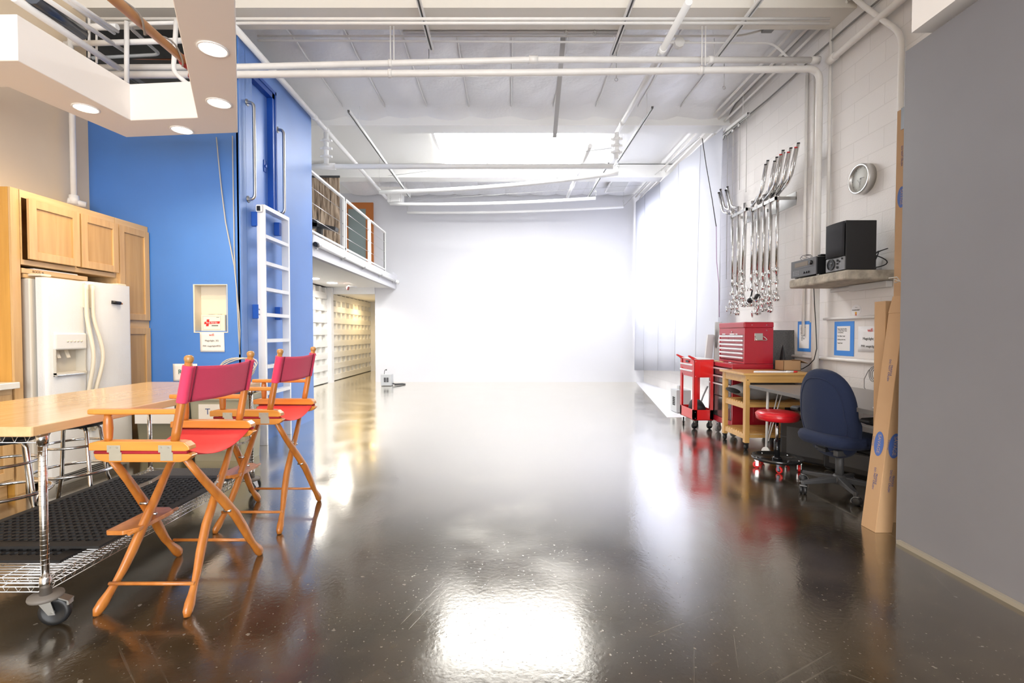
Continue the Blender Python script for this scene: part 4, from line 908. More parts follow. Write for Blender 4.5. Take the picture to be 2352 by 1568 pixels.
# ================================================================== DIRECTOR CHAIRS
def director_chair(label):
    """local axes: +x is the back of the chair, y is its width; feet on z = 0"""
    t_ = thing('director_chair', label, 'chair', (0, 0, 0), 'tall director chairs')
    W2 = 0.265
    for s in (-1, 1):
        y = s * W2
        # arm rail (upper) and seat rail (lower)
        up = [(-0.245, 0.745), (-0.245, 0.778), (-0.21, 0.786), (0.16, 0.786), (0.185, 0.782), (0.205, 0.765), (0.208, 0.748), (0.19, 0.742)]
        a = MB().prism(up, y - 0.026, y + 0.026, 'Y').build('side_rail', CHAIRL, t_, bevel=0.004)
        lo = [(-0.225, 0.726), (-0.215, 0.705), (-0.17, 0.692), (0.165, 0.692), (0.195, 0.700), (0.218, 0.722), (0.20, 0.730), (-0.22, 0.730)]
        b = MB().prism(lo, y - 0.024, y + 0.022, 'Y').build('seat_rail', CHAIRL, t_, bevel=0.004)
        for x in (-0.13, 0.10):
            MB().box(x - 0.030, x + 0.030, y + s * 0.026, y + s * 0.0285, 0.738, 0.770).box(x - 0.022, x + 0.034, y + s * 0.022, y + s * 0.027, 0.700, 0.738).build('hinge_plate', ZINC, a, label='zinc hinge plate')
            for dx in (-0.016, 0.016): MB().lathe([(0.004, 0), (0.004, 0.002), (0, 0.003)], (x + dx, y + s * 0.0285 - (0.003 if s < 0 else 0), 0.761), 'Y', 8).build('screw', STEEL, a)
        # turned front post, arm, back post with ball
        MB().lathe([(0.014, 0.78), (0.017, 0.80), (0.0195, 0.84), (0.018, 0.88), (0.013, 0.912)], (-0.175, y, 0), n=14).build('arm_post', CHAIRW, t_)
        ap = [(-0.255, -0.018), (-0.262, 0.0), (-0.255, 0.018), (-0.22, 0.025), (-0.05, 0.024), (0.12, 0.014), (0.150, 0.012), (0.150, -0.012), (0.12, -0.014), (-0.05, -0.024), (-0.22, -0.025)]
        MB().prism([(q[0], q[1] + y) for q in ap], 0.906, 0.930).build('armrest', CHAIRL, t_, bevel=0.007, seg=3)
        P0 = Vector((0.125, y, 0.775)); P1 = Vector((0.195, y, 1.140))
        pts = [P0.lerp(P1, k) for k in (0, 0.15, 0.5, 0.8, 1)]
        bp = MB().tube([tuple(p) for p in pts], [0.0175, 0.0195, 0.0185, 0.0165, 0.016], 14).build('back_post', CHAIRW, t_)
        MB().lathe([(0.012, -0.008), (0.017, 0.0), (0.0205, 0.010), (0.019, 0.021), (0.012, 0.028), (0.0, 0.030)], tuple(P1 + Vector((0.001, 0, 0.004))), n=16).build('ball_finial', KNOBW, bp)
    # canvas back: sleeves round the posts and a taut slightly bellied panel between
    def back(u, v):
        y = -W2 + 2 * W2 * u; t = 0.50 + 0.455 * v
        px = 0.125 + 0.07 * t; bel = 0.022 * math.sin(PI * u)
        return (px - 0.019 + bel, y, 0.775 + 0.365 * t - 0.010 * math.sin(PI * u) * (1 if v > 0.5 else 0.6))
    cb = MB().grid(lambda u, v: (back(u, v)[0] + 0.030, back(u, v)[1], back(u, v)[2]), 24, 10).build('canvas_back', CANVAS, t_, solid=0.003)
    for s in (-1, 1):
        y = s * W2
        A_ = Vector((0.125 + 0.07 * 0.50, y, 0.775 + 0.365 * 0.50)); B_ = Vector((0.125 + 0.07 * 0.96, y, 0.775 + 0.365 * 0.96))
        MB().tube([tuple(A_.lerp(B_, k)) for k in (0, 0.02, 0.06, 0.1, 0.9, 0.95, 1)], [0.0225, 0.0235, 0.0225, 0.0230, 0.0225, 0.0235, 0.0225], 16).build('sleeve', CANVAS, cb)
        ys = y - s * 0.033
        MB().tube([(p[0] + 0.0335, ys, p[2]) for p in [back(0.5 + s * (0.5 - 0.033 / (2 * W2)), v) for v in (0.0, 0.25, 0.5, 0.75, 1.0)]], 0.0030, 6).build('seam', mat('dark_seam', (0.16, 0.01, 0.03), 0.8), cb)
    MB().tube([(0.188, W2 + 0.020, 1.122), (0.195, W2 + 0.032, 1.126), (0.200, W2 + 0.036, 1.112), (0.203, W2 + 0.045, 1.106)], 0.0016, 5).build('loose_thread', CANVAS, cb)
    # sagging seat
    def seat(u, v):
        x = -0.205 + 0.395 * u; y = -W2 + 0.008 + (2 * W2 - 0.016) * v; s4 = 4 * v * (1 - v)
        return (x, y, 0.738 - 0.060 * s4 - 0.012 * s4 * math.sin(PI * u))
    sc_ = MB().grid(seat, 10, 24).build('canvas_seat', CANVASS, t_, solid=0.003)
    for s in (-1, 1): MB().tube([(-0.222, s * (W2 + 0.018), 0.736), (0.196, s * (W2 + 0.018), 0.736)], 0.0075, 10).build('seat_dowel', mat('deep_red_canvas', (0.35, 0.008, 0.02), 0.8), sc_)
    # crossed legs (front pair and rear pair)
    def leg(xf, yf, xt, yt, off):
        a = Vector((xf, yf, 0.012)); b = Vector((xt, yt, 0.700)); pts = []; rr = []
        side = Vector((b.x - a.x, b.y - a.y, 0)); sg = 1 if yt > yf else -1
        for k, rad in ((0, 0.016), (0.012, 0.026), (0.045, 0.028), (0.09, 0.0225), (0.14, 0.0195), (0.2, 0.023), (0.3, 0.0265), (0.45, 0.027), (0.6, 0.0255), (0.8, 0.0215), (1.0, 0.018)):
            p = a.lerp(b, k); bow = 0.028 * math.sin(PI * min(1, k / 0.38)) if k < 0.38 else 0.0
            p.y += sg * bow * 0.75 - sg * 0.012 * math.sin(PI * k); p.x += off * math.sin(PI * min(1, k * 1.3)) if k < 0.77 else 0
            if k == 0: p.z = 0.0
            pts.append(tuple(p)); rr.append(rad)
        return MB().tube(pts, rr, 14, flat=(0.72, 1.0, 1.0)).build('leg', CHAIRW, t_)
    F, B = 0.30, 0.31
    leg(-0.217, -F, -0.158, 0.235, 0.022); leg(-0.242, F, -0.192, -0.235, -0.012)      # front pair
    leg(0.198, -B, 0.112, 0.235, -0.016); leg(0.215, B, 0.150, -0.235, 0.018)           # rear pair
    for (y, xa, xb) in ((-F + 0.062, -0.207, 0.188), (F - 0.062, -0.235, 0.205)):
        MB().tube([(xa, y, 0.115), (xb, y, 0.115)], 0.0085, 10).build('stretcher', CHAIRW, t_)
    # folding metal braces above each crossing
    for (x, xo) in ((-0.168, -0.212), (0.118, 0.176)):
        br_ = MB()
        A_ = Vector((xo, -0.090, 0.505)); C_ = Vector(((x + xo) / 2, 0.01, 0.512)); D_ = Vector((x, 0.105, 0.535))
        br_.bar(A_, C_, 0.003, 0.016); br_.bar(C_ + Vector((0.003, -0.012, 0)), D_, 0.003, 0.016)
        br_.tube([tuple(C_ - Vector((0.008, 0, 0))), tuple(C_ + Vector((0.008, 0, 0)))], 0.005, 8); br_.build('folding_brace', ZINC, t_)
    for (x, y, z) in ((-0.162, -0.02, 0.36), (0.19, 0.02, 0.36), (-0.172, -0.07, 0.43), (0.12, 0.10, 0.48)):
        MB().lathe([(0.007, -0.012), (0.007, 0.022), (0.0, 0.024)], (x, y, z), 'X', 10).build('rivet', STEEL, t_)
    # footrest
    fr_ = MB().prism([(-0.285, -0.155), (-0.275, -0.165), (-0.200, -0.165), (-0.155, -0.120), (-0.150, 0.120), (-0.200, 0.160), (-0.275, 0.160), (-0.285, 0.150)], 0.308, 0.330).build('footrest', CHAIRW, t_, bevel=0.004)
    MB().tube([(-0.165, -0.17, 0.318), (-0.165, 0.17, 0.318)], 0.009, 10).build('footrest_dowel', CHAIRW, fr_)
    return t_
dc = director_chair('nearest director chair with pinkish red canvas, beside the table corner'); place(dc, (-1.632, 2.462, 0), 0.0)
dc2 = dup(dc); place(dc2, (-1.640, 3.365, 0), 0.0); dc2['label'] = 'farther director chair with red canvas in front of the aluminium ladder'

# ================================================================== DIFFUSION CLOTH, LOFT RAIL, BACK OF THE STUDIO
def cloth(u, v):
    y = 7.75 + 4.95 * u
    top = 4.52 + 0.14 * u; bot = 0.66 - 0.34 * u
    return (3.34 + 0.030 * math.sin(u * 31) * (1 - 0.5 * v) + 0.02 * math.sin(u * 12 + 1) + 0.05 * (1 - u) * v, y, bot + (top - bot) * v)
cl = MB().grid(cloth, 90, 10).build('diffusion_cloth', SILK, solid=0.002)
tag(cl, 'huge white cloth hanging along the far right wall', 'cloth')
for k, u in enumerate((0.16, 0.36, 0.62, 0.82)):
    MB().tube([tuple(Vector(cloth(u, v)) - Vector((0.006, 0, 0))) for v in [i / 8 for i in range(9)]], 0.004, 5).build('cloth_seam', mat('seam_grey', (0.62, 0.62, 0.66), 0.8), cl)
sb_ = thing('magenta_strap', 'dark strap hanging slanted over the near edge of the white cloth', 'strap', tuple(onplane(1613, 315, x=3.28)))
MB().tube([tuple(onplane(*q, x=3.27)) for q in ((1613, 318), (1622, 380), (1636, 460), (1645, 520))], 0.007, 6).build('strap_upper', BLACK, sb_)
MB().tube([tuple(onplane(*q, x=3.27)) for q in ((1645, 520), (1646, 600), (1651, 650), (1652, 728))], 0.006, 6).build('strap_lower', mat('faded_magenta', (0.42, 0.28, 0.45), 0.7), sb_)
# loft rail: three framed panels with steel cables
lr = thing('loft_railing', 'white loft railing with steel cables', 'railing', (-2.95, 9.5, 2.74))
RX = -2.95; ys = [7.0, 8.86, 8.98, 10.36, 10.50, 11.80]
for (a, b) in ((7.26, 8.86), (8.94, 10.46), (10.54, 11.85)):
    f = MB(); zt, zb_ = 3.71, 2.82
    f.bar((RX, a, zt), (RX, b, zt), 0.045, 0.03).bar((RX, a, zb_), (RX, b, zb_), 0.035, 0.025)
    f.box(RX - 0.018, RX + 0.018, a, a + 0.03, 2.72, zt).box(RX - 0.018, RX + 0.018, b - 0.03, b, 2.72, zt)
    fo = f.build('rail_frame', PIPEW, lr)
    for z in (3.02, 3.25, 3.48):
        c_ = MB().tube([(RX, a + 0.03, z), (RX, b - 0.03, z)], 0.0045, 6); c_.tube([(RX, a + 0.03, z), (RX, a + 0.14, z)], 0.009, 8).tube([(RX, b - 0.05, z), (RX, b - 0.03, z)], 0.010, 8)
        c_.build('steel_cable', STEEL, fo)
MB().box(RX - 0.022, RX - 0.002, 11.80, 11.85, 2.72, 3.70).build('end_post', mat('shaded_steel', (0.25, 0.25, 0.25), 0.4, 0.7), lr)
fp = [(-2.845, 7.3, 2.62), (-2.845, 12.70, 2.60)]
tr = thing('roller_tube', 'white roller tube fixed along the loft edge', 'tube', (-2.84, 10, 2.58))
MB().tube([(-2.845, 7.32, 2.60), (-2.835, 12.55, 2.60)], 0.030, 12).build('tube', PIPEW, tr)
for y in (7.36, 8.5, 9.7, 11.0, 12.3): MB().tube([(-2.843, y - 0.04, 2.60), (-2.843, y + 0.04, 2.60)], 0.038, 12).box(-2.87, -2.845, y - 0.02, y + 0.02, 2.54, 2.60).build('tube_clamp', STEEL, tr)
MB().tube([(-2.845, 7.26, 2.60), (-2.845, 7.33, 2.60)], 0.034, 12).build('black_end', BLACK, tr, label='black tube end'); MB().lathe([(0.0, -0.05), (0.05, -0.05), (0.05, 0.05), (0.0, 0.05)], (-2.82, 12.58, 2.60), 'Y', 16).build('end_pulley', PIPEW, tr)
t_ = thing('bark_backdrop', 'tall panel printed with brown tree bark on the loft', 'backdrop', (-4.3, 10.3, 2.66))
MB().box(-5.4, -3.52, 10.30, 10.33, 2.665, 4.56).build('printed_panel', BARK, t_); MB().box(-5.4, -3.50, 10.28, 10.30, 4.54, 4.58).build('top_edge', DGREY, t_)
q = onplane(733, 525, y=8.6)
t_ = thing('tripod_head', 'black tripod head with a tray behind the loft railing', 'tripod', (q.x, 8.6, 2.66))
MB().tube([(q.x, 8.6, q.z), (q.x, 8.6, 2.9)], 0.025, 8).build('column', BLACK, t_)
for k in range(3): MB().tube([(q.x, 8.6, 2.98), (q.x + 0.25 * math.cos(k * 2.1 + 0.4), 8.6 + 0.25 * math.sin(k * 2.1 + 0.4), 2.665)], 0.012, 8).build('leg', BLACK, t_)
MB().obox((q.x + 0.12, 8.58, q.z + 0.02), (0.20, 0, -0.04), (0, 0.08, 0), (0.005, 0, 0.03)).box(q.x - 0.25, q.x, 8.5, 8.62, q.z + 0.0, q.z + 0.14).box(q.x - 0.03, q.x + 0.05, 8.55, 8.65, q.z - 0.10, q.z + 0.03).build('head', DGREY, t_)
# exit horn under the loft
t_ = thing('alarm_light', 'small caged red alarm light under the loft ceiling', 'alarm', (-3.7, 11.5, 2.33))
q = onplane(799, 663, y=11.6)
MB().tube([(q.x, 11.6, q.z + 0.06), (q.x + 0.18, 11.7, q.z + 0.05)], 0.025, 8).build('arm', PIPEW, t_); MB().lathe([(0.035, 0.05), (0.035, 0.0), (0.02, -0.03), (0, -0.035)], (q.x, 11.6, q.z), n=10).build('lamp_cage', mat('clear_red', (0.55, 0.2, 0.18), 0.4), t_)
t_['label'] = 'small caged red alarm light under the loft ceiling'
# silver-grey cases on the floor
def case(x0, x1, y0, y1, h, label, front='-Y', vent='centre'):
    t_ = thing('heater_case', label, 'case', ((x0 + x1) / 2, (y0 + y1) / 2, 0))
    b = MB().box(x0, x1, y0, y1, 0.012, h).build('case_body', BOXG, t_, bevel=0.006)
    for (a, c) in ((x0 + 0.02, y0 + 0.02), (x1 - 0.02, y0 + 0.02), (x0 + 0.02, y1 - 0.02), (x1 - 0.02, y1 - 0.02)): MB().lathe([(0.012, 0), (0.012, 0.014)], (a, c, 0), n=8).build('foot', STEEL, t_)
    return t_, b
t_, b = case(-3.05, -2.80, 11.76, 12.00, 0.285, 'small grey case with black vents and a gooseneck by the back wall')
for k in range(2):
    for j in range(4): MB().box(-2.975 + 0.062 * k, -2.925 + 0.062 * k, 11.755, 11.762, 0.10 + 0.028 * j, 0.12 + 0.028 * j).build('vent_slot', BLACK, b)
MB().tube([(-2.99, 11.85, 0.285), (-2.985, 11.85, 0.34), (-2.965, 11.84, 0.385), (-2.94, 11.83, 0.395)], 0.007, 8).lathe([(0.014, -0.01), (0.02, 0.012), (0, 0.016)], (-2.935, 11.83, 0.39), 'X', 10).build('gooseneck', DGREY, t_)
tag(MB().tube([(-2.80, 11.9, 0.05), (-2.70, 11.9, 0.03), (-2.60, 11.95, 0.02), (-2.53, 12.1, 0.015), (-2.62, 12.2, 0.015), (-2.8, 12.1, 0.015)], 0.014, 8).build('black_hose', DGREY), 'short dark hose lying on the floor beside the case at the back wall', 'hose')
t_, b = case(2.70, 2.93, 7.72, 8.0, 0.37, 'grey case with a handle on top beside the bright red cart')
for k in range(2):
    for j in range(5): MB().box(2.694, 2.701, 7.79 + 0.055 * k, 7.835 + 0.055 * k, 0.12 + 0.028 * j, 0.14 + 0.028 * j).build('vent_slot', BLACK, b)
MB().box(2.77, 2.83, 7.80, 7.90, 0.37, 0.43).box(2.78, 2.82, 7.82, 7.88, 0.375, 0.415).build('top_handle', STEEL, t_, bevel=0.004)

# ================================================================== RIGHT WALL
# wall shelf
sh_ = MB().box(3.13, WR - 0.003, 4.50, 5.42, 1.768, 1.862)
tag(sh_.build('concrete_shelf', CONC, bevel=0.022, seg=4), 'thick raw concrete shelf on the white block wall', 'shelf')
tag(MB().box(3.535, 3.597, 4.55, 5.05, 1.705, 1.765).box(3.55, 3.597, 5.05, 5.36, 1.72, 1.755).build('power_strip', mat('pale_strip', (0.62, 0.61, 0.60), 0.5), bevel=0.006), 'pale plastic trunking tucked under the concrete shelf', 'trunking')
# receiver
rc = thing('stereo_receiver', 'grey and black stereo receiver on the far end of the shelf', 'receiver', (3.3, 5.15, 1.863))
RY0, RY1, RXF, RZ0, RZ1 = 4.97, 5.40, 3.150, 1.882, 2.055
MB().box(RXF + 0.006, 3.45, RY0, RY1, RZ0, RZ1).build('chassis', BLACK, rc, bevel=0.003)
fc = MB().box(RXF - 0.006, RXF + 0.008, RY0 - 0.002, RY1 + 0.002, RZ0 - 0.004, RZ1 + 0.002).build('front_panel', mat('receiver_grey', (0.11, 0.11, 0.115), 0.4), rc, bevel=0.002)
MB().box(RXF - 0.0085, RXF - 0.006, 5.10, 5.33, 1.985, 2.032).build('display', mat('amber_display', (0.20, 0.16, 0.12), 0.3), fc, label='amber display window')
MB().lathe([(0.0, -0.022), (0.022, -0.022), (0.024, -0.006)], (RXF, 5.045, 2.005), 'X', 20).build('volume_knob', BLACKG, fc)
for y, r in ((5.085, 0.011), (5.12, 0.011), (5.16, 0.011)): MB().lathe([(0.0, -0.016), (r, -0.016), (r, -0.006)], (RXF, y, 1.915), 'X', 14).build('knob', BLACKG, fc)
for j in range(3):
    for k in range(4): MB().box(RXF - 0.0085, RXF - 0.006, 5.25 + 0.03 * k, 5.272 + 0.03 * k, 1.900 + 0.018 * j, 1.910 + 0.018 * j).build('key', MGREY, fc)
MB().box(RXF - 0.0075, RXF - 0.006, 5.01, 5.36, 1.965, 1.968).build('panel_line', BLACK, fc)
for (x, y) in ((3.19, 5.0), (3.19, 5.37), (3.42, 5.0), (3.42, 5.37)): MB().lathe([(0.016, 1.863), (0.02, 1.882)], (x, y, 0), n=10).build('foot', STEEL, rc)
t_ = thing('media_player', 'thin grey player lying on the stereo receiver', 'player', (3.3, 5.14, 2.056)); MB().box(3.22, 3.38, 5.03, 5.24, 2.057, 2.072).build('body', MGREY, t_, bevel=0.006); MB().box(3.215, 3.30, 5.00, 5.06, 2.072, 2.085).build('remote_pad', BLACK, t_, bevel=0.004)
wr_ = MB()
for k in range(3): wr_.tube([(3.25 + 0.03 * math.cos(a + k), 5.27 + 0.055 * math.sin(a) + 0.02 * k, 2.075 + 0.025 * (1 + math.sin(a * 1 + k))) for a in [i * 2 * PI / 16 for i in range(16)]], 0.003, 5, True)
tag(wr_.build('earphone_cable', MGREY), 'small tangle of thin cable on top of the receiver', 'cable')
# loudspeaker
sp = thing('loudspeaker', 'large black loudspeaker with a grey lower panel on the concrete shelf', 'speaker', (3.28, 4.68, 1.863))
MB().box(3.155, 3.44, 4.55, 4.82, 1.867, 2.325).build('cabinet', BLACK, sp, bevel=0.004)
MB().grid(lambda u, v: (3.152 - 0.020 * math.sin(PI * (0.15 + 0.7 * u)), 4.815 - 0.26 * u, 2.00 + 0.320 * v), 10, 4).build('grille', mat('grille_cloth', (0.018, 0.018, 0.022), 0.8, bump=0.3, bscale=400), sp, solid=0.004)
lp = MB().box(3.145, 3.158, 4.553, 4.817, 1.869, 1.992).build('lower_panel', mat('speaker_grey', (0.22, 0.22, 0.225), 0.35, 0.3), sp, bevel=0.003)
MB().lathe([(0.055, -0.002), (0.052, -0.010), (0.045, 0.004), (0.02, -0.004), (0.0, -0.008)], (3.145, 4.735, 1.935), 'X', 28).build('tweeter_horn', BLACKG, lp)
for (y, z, r) in ((4.645, 1.965, 0.011), (4.645, 1.935, 0.009), (4.645, 1.900, 0.012), (4.618, 1.952, 0.007), (4.58, 1.975, 0.008)): MB().lathe([(0.0, -0.008), (r, -0.008), (r, 0)], (3.145, y, z), 'X', 12).build('knob', BLACKG, lp)
tg = MB(); random.seed(3)
for k in range(4):
    tg.tube([(3.50 + 0.07 * math.cos(a * (1 + k % 2) + k), 4.66 + 0.10 * math.cos(a + k * 1.3) , 1.895 + 0.10 * (1 + math.sin(a * (1 + 0.0 * k) + k)) * (0.6 + 0.12 * k) * (0.9)) for a in [i * 2 * PI / 30 for i in range(30)]], 0.005, 6, True)
tag(tg.build('cable_tangle', BLACK), 'tangled black cables at the right end of the concrete shelf', 'cable')
# clock
ck = thing('wall_clock', 'round silver wall clock on the white block wall', 'clock', (WR, 4.92, 2.82))
cc = (WR, 4.92, 2.82)
MB().lathe([(0.148, 0.0), (0.150, -0.07), (0.146, -0.078), (0.132, -0.080), (0.126, -0.072), (0.126, -0.05)], cc, 'X', 48).build('rim', mat('satin_silver', (0.66, 0.655, 0.64), 0.3, 0.75), ck)
MB().lathe([(0.0, -0.052), (0.127, -0.052), (0.127, -0.050)], cc, 'X', 40).build('dial', mat('clock_dial', (0.72, 0.74, 0.71), 0.5), ck)
tk_ = MB()
for k in range(12):
    a = k * PI / 6; tk_.obox((WR - 0.0535, 4.92 + 0.112 * math.sin(a), 2.82 + 0.112 * math.cos(a)), (0.0008, 0, 0), Vector((0, math.cos(a), -math.sin(a))) * 0.002, Vector((0, math.sin(a), math.cos(a))) * 0.008)
tk_.build('hour_marks', MGREY, ck)
for (a, L_, w) in ((R(170), 0.085, 0.0025), (R(80), -0.055, 0.003), (R(215), -0.07, 0.0012)):
    MB().obox((WR - 0.056, 4.92 + L_ / 2 * math.sin(a), 2.82 + abs(L_) / 2 * math.cos(a)), (0.0008, 0, 0), Vector((0, math.cos(a), -math.sin(a))) * w, Vector((0, math.sin(a), math.cos(a))) * L_ / 2).build('hand', MGREY, ck)
MB().lathe([(0.006, -0.060), (0.006, -0.052)], cc, 'X', 10).build('hub', MGREY, ck)
# notices on the wall (faces look towards -X)
def wsheet(name, label, y0, y1, z0, z1, x=WR - 0.004, m=PAPERW):
    return tag(MB().grid(lambda u, v: (x - 0.002 * math.sin(3 * u + 2 * v), y0 + (y1 - y0) * u, z0 + (z1 - z0) * v), 4, 4).build(name, m, solid=0.0008), label, 'paper sign')
a = onplane(1917, 778, x=WR); b = onplane(1962, 778, x=WR)
Y1, Y0 = a.y, b.y; za = onplane(1940, 817, x=WR).z; zb2 = onplane(1940, 738, x=WR).z
s_ = tag(MB().box(WR - 0.004, WR - 0.001, Y0, Y1, za, zb2).build('taped_notice', TAPE), 'white paper notice framed in blue tape right of the drain pipe', 'paper sign')
PY0, PY1 = Y0 + 0.055, Y1 - 0.045; PZ0, PZ1 = za + 0.055, zb2 - 0.05
pg = MB().box(WR - 0.0055, WR - 0.004, PY0, PY1, PZ0, PZ1).build('paper_sheet', PAPERW, s_)
text('Please Only Use Blue\nor Other Paper Tape\non The Floor.\n\nNo Gaffers Tape!\n\n& Pick up the trim.\n\nThank You!', 0.0165, (WR - 0.007, PY1 - 0.012, PZ1 - 0.035), '-X', INK, pg)
s2_ = tag(MB().box(WR - 0.004, WR - 0.001, 5.76, 6.02, za + 0.02, zb2 + 0.02).build('taped_notice', TAPE), 'paper notice framed in blue tape half hidden by the drain pipe', 'paper sign')
pg = MB().box(WR - 0.0055, WR - 0.004, 5.79, 5.985, za + 0.06, zb2 - 0.02).build('paper_sheet', PAPERW, s2_)
text('To Use window\nplease follow\nall steps and\n1. be sure the\nBoard goes in\n2. then unlock\n   when ready\n   options\n   before you\n   leave', 0.0150, (WR - 0.007, 5.955, zb2 - 0.055), '-X', INK, pg)
a = onplane(1972, 748, x=WR); b = onplane(2030, 748, x=WR); z1_ = onplane(1995, 749, x=WR).z; z0_ = onplane(1995, 808, x=WR).z
s_ = wsheet('wifi_sign', 'white wifi notice on the block wall right of the blue taped notice', b.y, a.y, z0_, z1_)
text('wifi', 0.050, (WR - 0.008, a.y - 0.17, z1_ - 0.055), '-X', INKR, s_, align='CENTER'); text('Magiclight_5G', 0.036, (WR - 0.008, a.y - 0.175, z1_ - 0.135), '-X', INK, s_, align='CENTER'); text('PW: magiclight4935', 0.034, (WR - 0.008, a.y - 0.185, z1_ - 0.21), '-X', INK, s_, align='CENTER')
q = onplane(1967, 712, x=WR)
bd = tag(MB().prism([(q.y + 0.07 * math.cos(t) * (1 if abs(math.cos(t)) < 0.8 else 1.0), q.z + 0.055 * math.sin(t)) for t in [i * PI / 12 for i in range(24)]], WR - 0.004, WR - 0.001, 'X').build('award_sticker', PAPERW), 'white rounded POWER HOST sticker above the taped notice', 'sticker')
text('POWER HOST', 0.017, (WR - 0.0055, q.y, q.z - 0.005), '-X', INK, bd, align='CENTER'); MB().box(WR - 0.005, WR - 0.004, q.y - 0.02, q.y + 0.012, q.z + 0.025, q.z + 0.029).build('small_print', MGREY, bd)
MB().lathe([(0.0, -0.0055), (0.013, -0.0055), (0.013, -0.004)], (WR, q.y, q.z - 0.030), 'X', 14).build('rosette', mat('gold_orange', (0.85, 0.45, 0.05), 0.6), bd); MB().prism([(q.y - 0.012, q.z - 0.06), (q.y - 0.003, q.z - 0.053), (q.y, q.z - 0.04), (q.y - 0.01, q.z - 0.038)], WR - 0.005, WR - 0.004, 'X').prism([(q.y + 0.012, q.z - 0.06), (q.y + 0.003, q.z - 0.053), (q.y, q.z - 0.04), (q.y + 0.01, q.z - 0.038)], WR - 0.005, WR - 0.004, 'X').build('ribbon', INKR, bd)
# horizontal conduits over the desk, plus loose wires
z_ = onplane(1960, 729, x=3.57).z; pipe_thing('wall_conduit', 'upper horizontal white conduit on the block wall above the notices', [(3.578, 3.2, z_), (3.578, 5.5, z_)], 0.014, PIPE)
z_ = onplane(1960, 828, x=3.57).z; pipe_thing('wall_conduit', 'lower horizontal white conduit on the block wall below the notices', [(3.575, 3.2, z_), (3.575, 7.4, z_)], 0.018, PIPE)
gw = mat('grey_cable', (0.30, 0.29, 0.28), 0.6)
tag(MB().tube([tuple(onplane(*q, x=3.55)) for q in ((2015, 835), (1995, 850), (1985, 870), (1985, 890), (1998, 908))], 0.004, 6).build('loose_cable', gw), 'thin grey cable looping down the wall to the desk', 'cable')
lc = MB()
for k in range(3): lc.tube([(3.56, onplane(2012, 860, x=3.56).y + 0.05 * math.cos(a) + 0.02 * k, onplane(2012, 860, x=3.56).z + (0.055 + 0.008 * k) * math.sin(a)) for a in [i * 2 * PI / 18 for i in range(18)]], 0.004, 6, True)
tag(lc.build('cable_coil', gw), 'small grey coil of cable on the wall above the desk', 'cable')
tag(MB().tube([tuple(onplane(*q, x=3.44)) for q in ((1869, 662), (1871, 700), (1874, 750), (1876, 800), (1870, 825), (1858, 838), (1845, 846), (1832, 850))], 0.005, 6).build('black_lead', BLACK), 'black lead hanging from the shelf down onto the wooden cart', 'cable')
# pulley ropes
for k, (px, p1) in enumerate(((1672, 640), (1684, 470), (1700, 435), (1715, 440), (1657, 700), (1646, 760))):
    a = onplane(px, 300, x=3.50); z0_ = onplane(px, p1, x=3.50).z
    tag(MB().tube([(3.47, a.y, 4.47), (3.50, a.y, 4.36), (3.50, a.y, z0_)], 0.005, 6).build('pulley_rope', mat('pale_rope', (0.60, 0.58, 0.55), 0.8)), ('rope at the left group', 'second rope', 'third rope', 'rightmost rope', 'rope near the cloth edge', 'leftmost long rope beside the cloth')[k] + ' hanging from the pulley rail', 'rope', 'ropes from the pulley rail')
for px, lb in ((1650, 'leftmost'), (1666, 'second'), (1683, 'third'), (1697, 'rightmost')):
    a = onplane(px, 300, x=3.46)
    t_ = thing('pulley', lb + ' small steel pulley on the pulley rail', 'pulley', (3.46, a.y, 4.40), 'pulleys on the rail')
    MB().lathe([(0.012, -0.010), (0.030, -0.012), (0.026, 0.0), (0.030, 0.012), (0.012, 0.010)], (3.46, a.y, 4.38), 'X', 16).build('sheave', STEEL, t_); MB().tube(ring((3.46, a.y, 4.425), 0.016, 10, 'X'), 0.004, 6, True).build('ring', STEEL, t_)
# lower white cards behind the red cart
for (x0, x1, y, z0, z1, lb) in ((3.05, 3.20, 7.50, 0.86, 1.255, 'pale card standing left of the silver panel'), (3.24, 3.30, 7.48, 1.05, 1.33, 'white card in front of the silver panel')):
    tag(MB().obox(((x0 + x1) / 2, y, (z0 + z1) / 2), ((x1 - x0) / 2, 0.05, 0), (0.004, -0.01, 0.0), (0.02, 0, (z1 - z0) / 2)).build('foam_card', PAPERW), lb, 'card')
tag(MB().obox((3.26, 7.55, 0.73), (0.07, 0.05, 0), (0.003, -0.006, 0), (0.02, 0, 0.72)).build('silver_panel', mat('silver_foil', (0.62, 0.62, 0.62), 0.25, 0.6)), 'silver reflector panel standing behind the tool chest', 'panel')

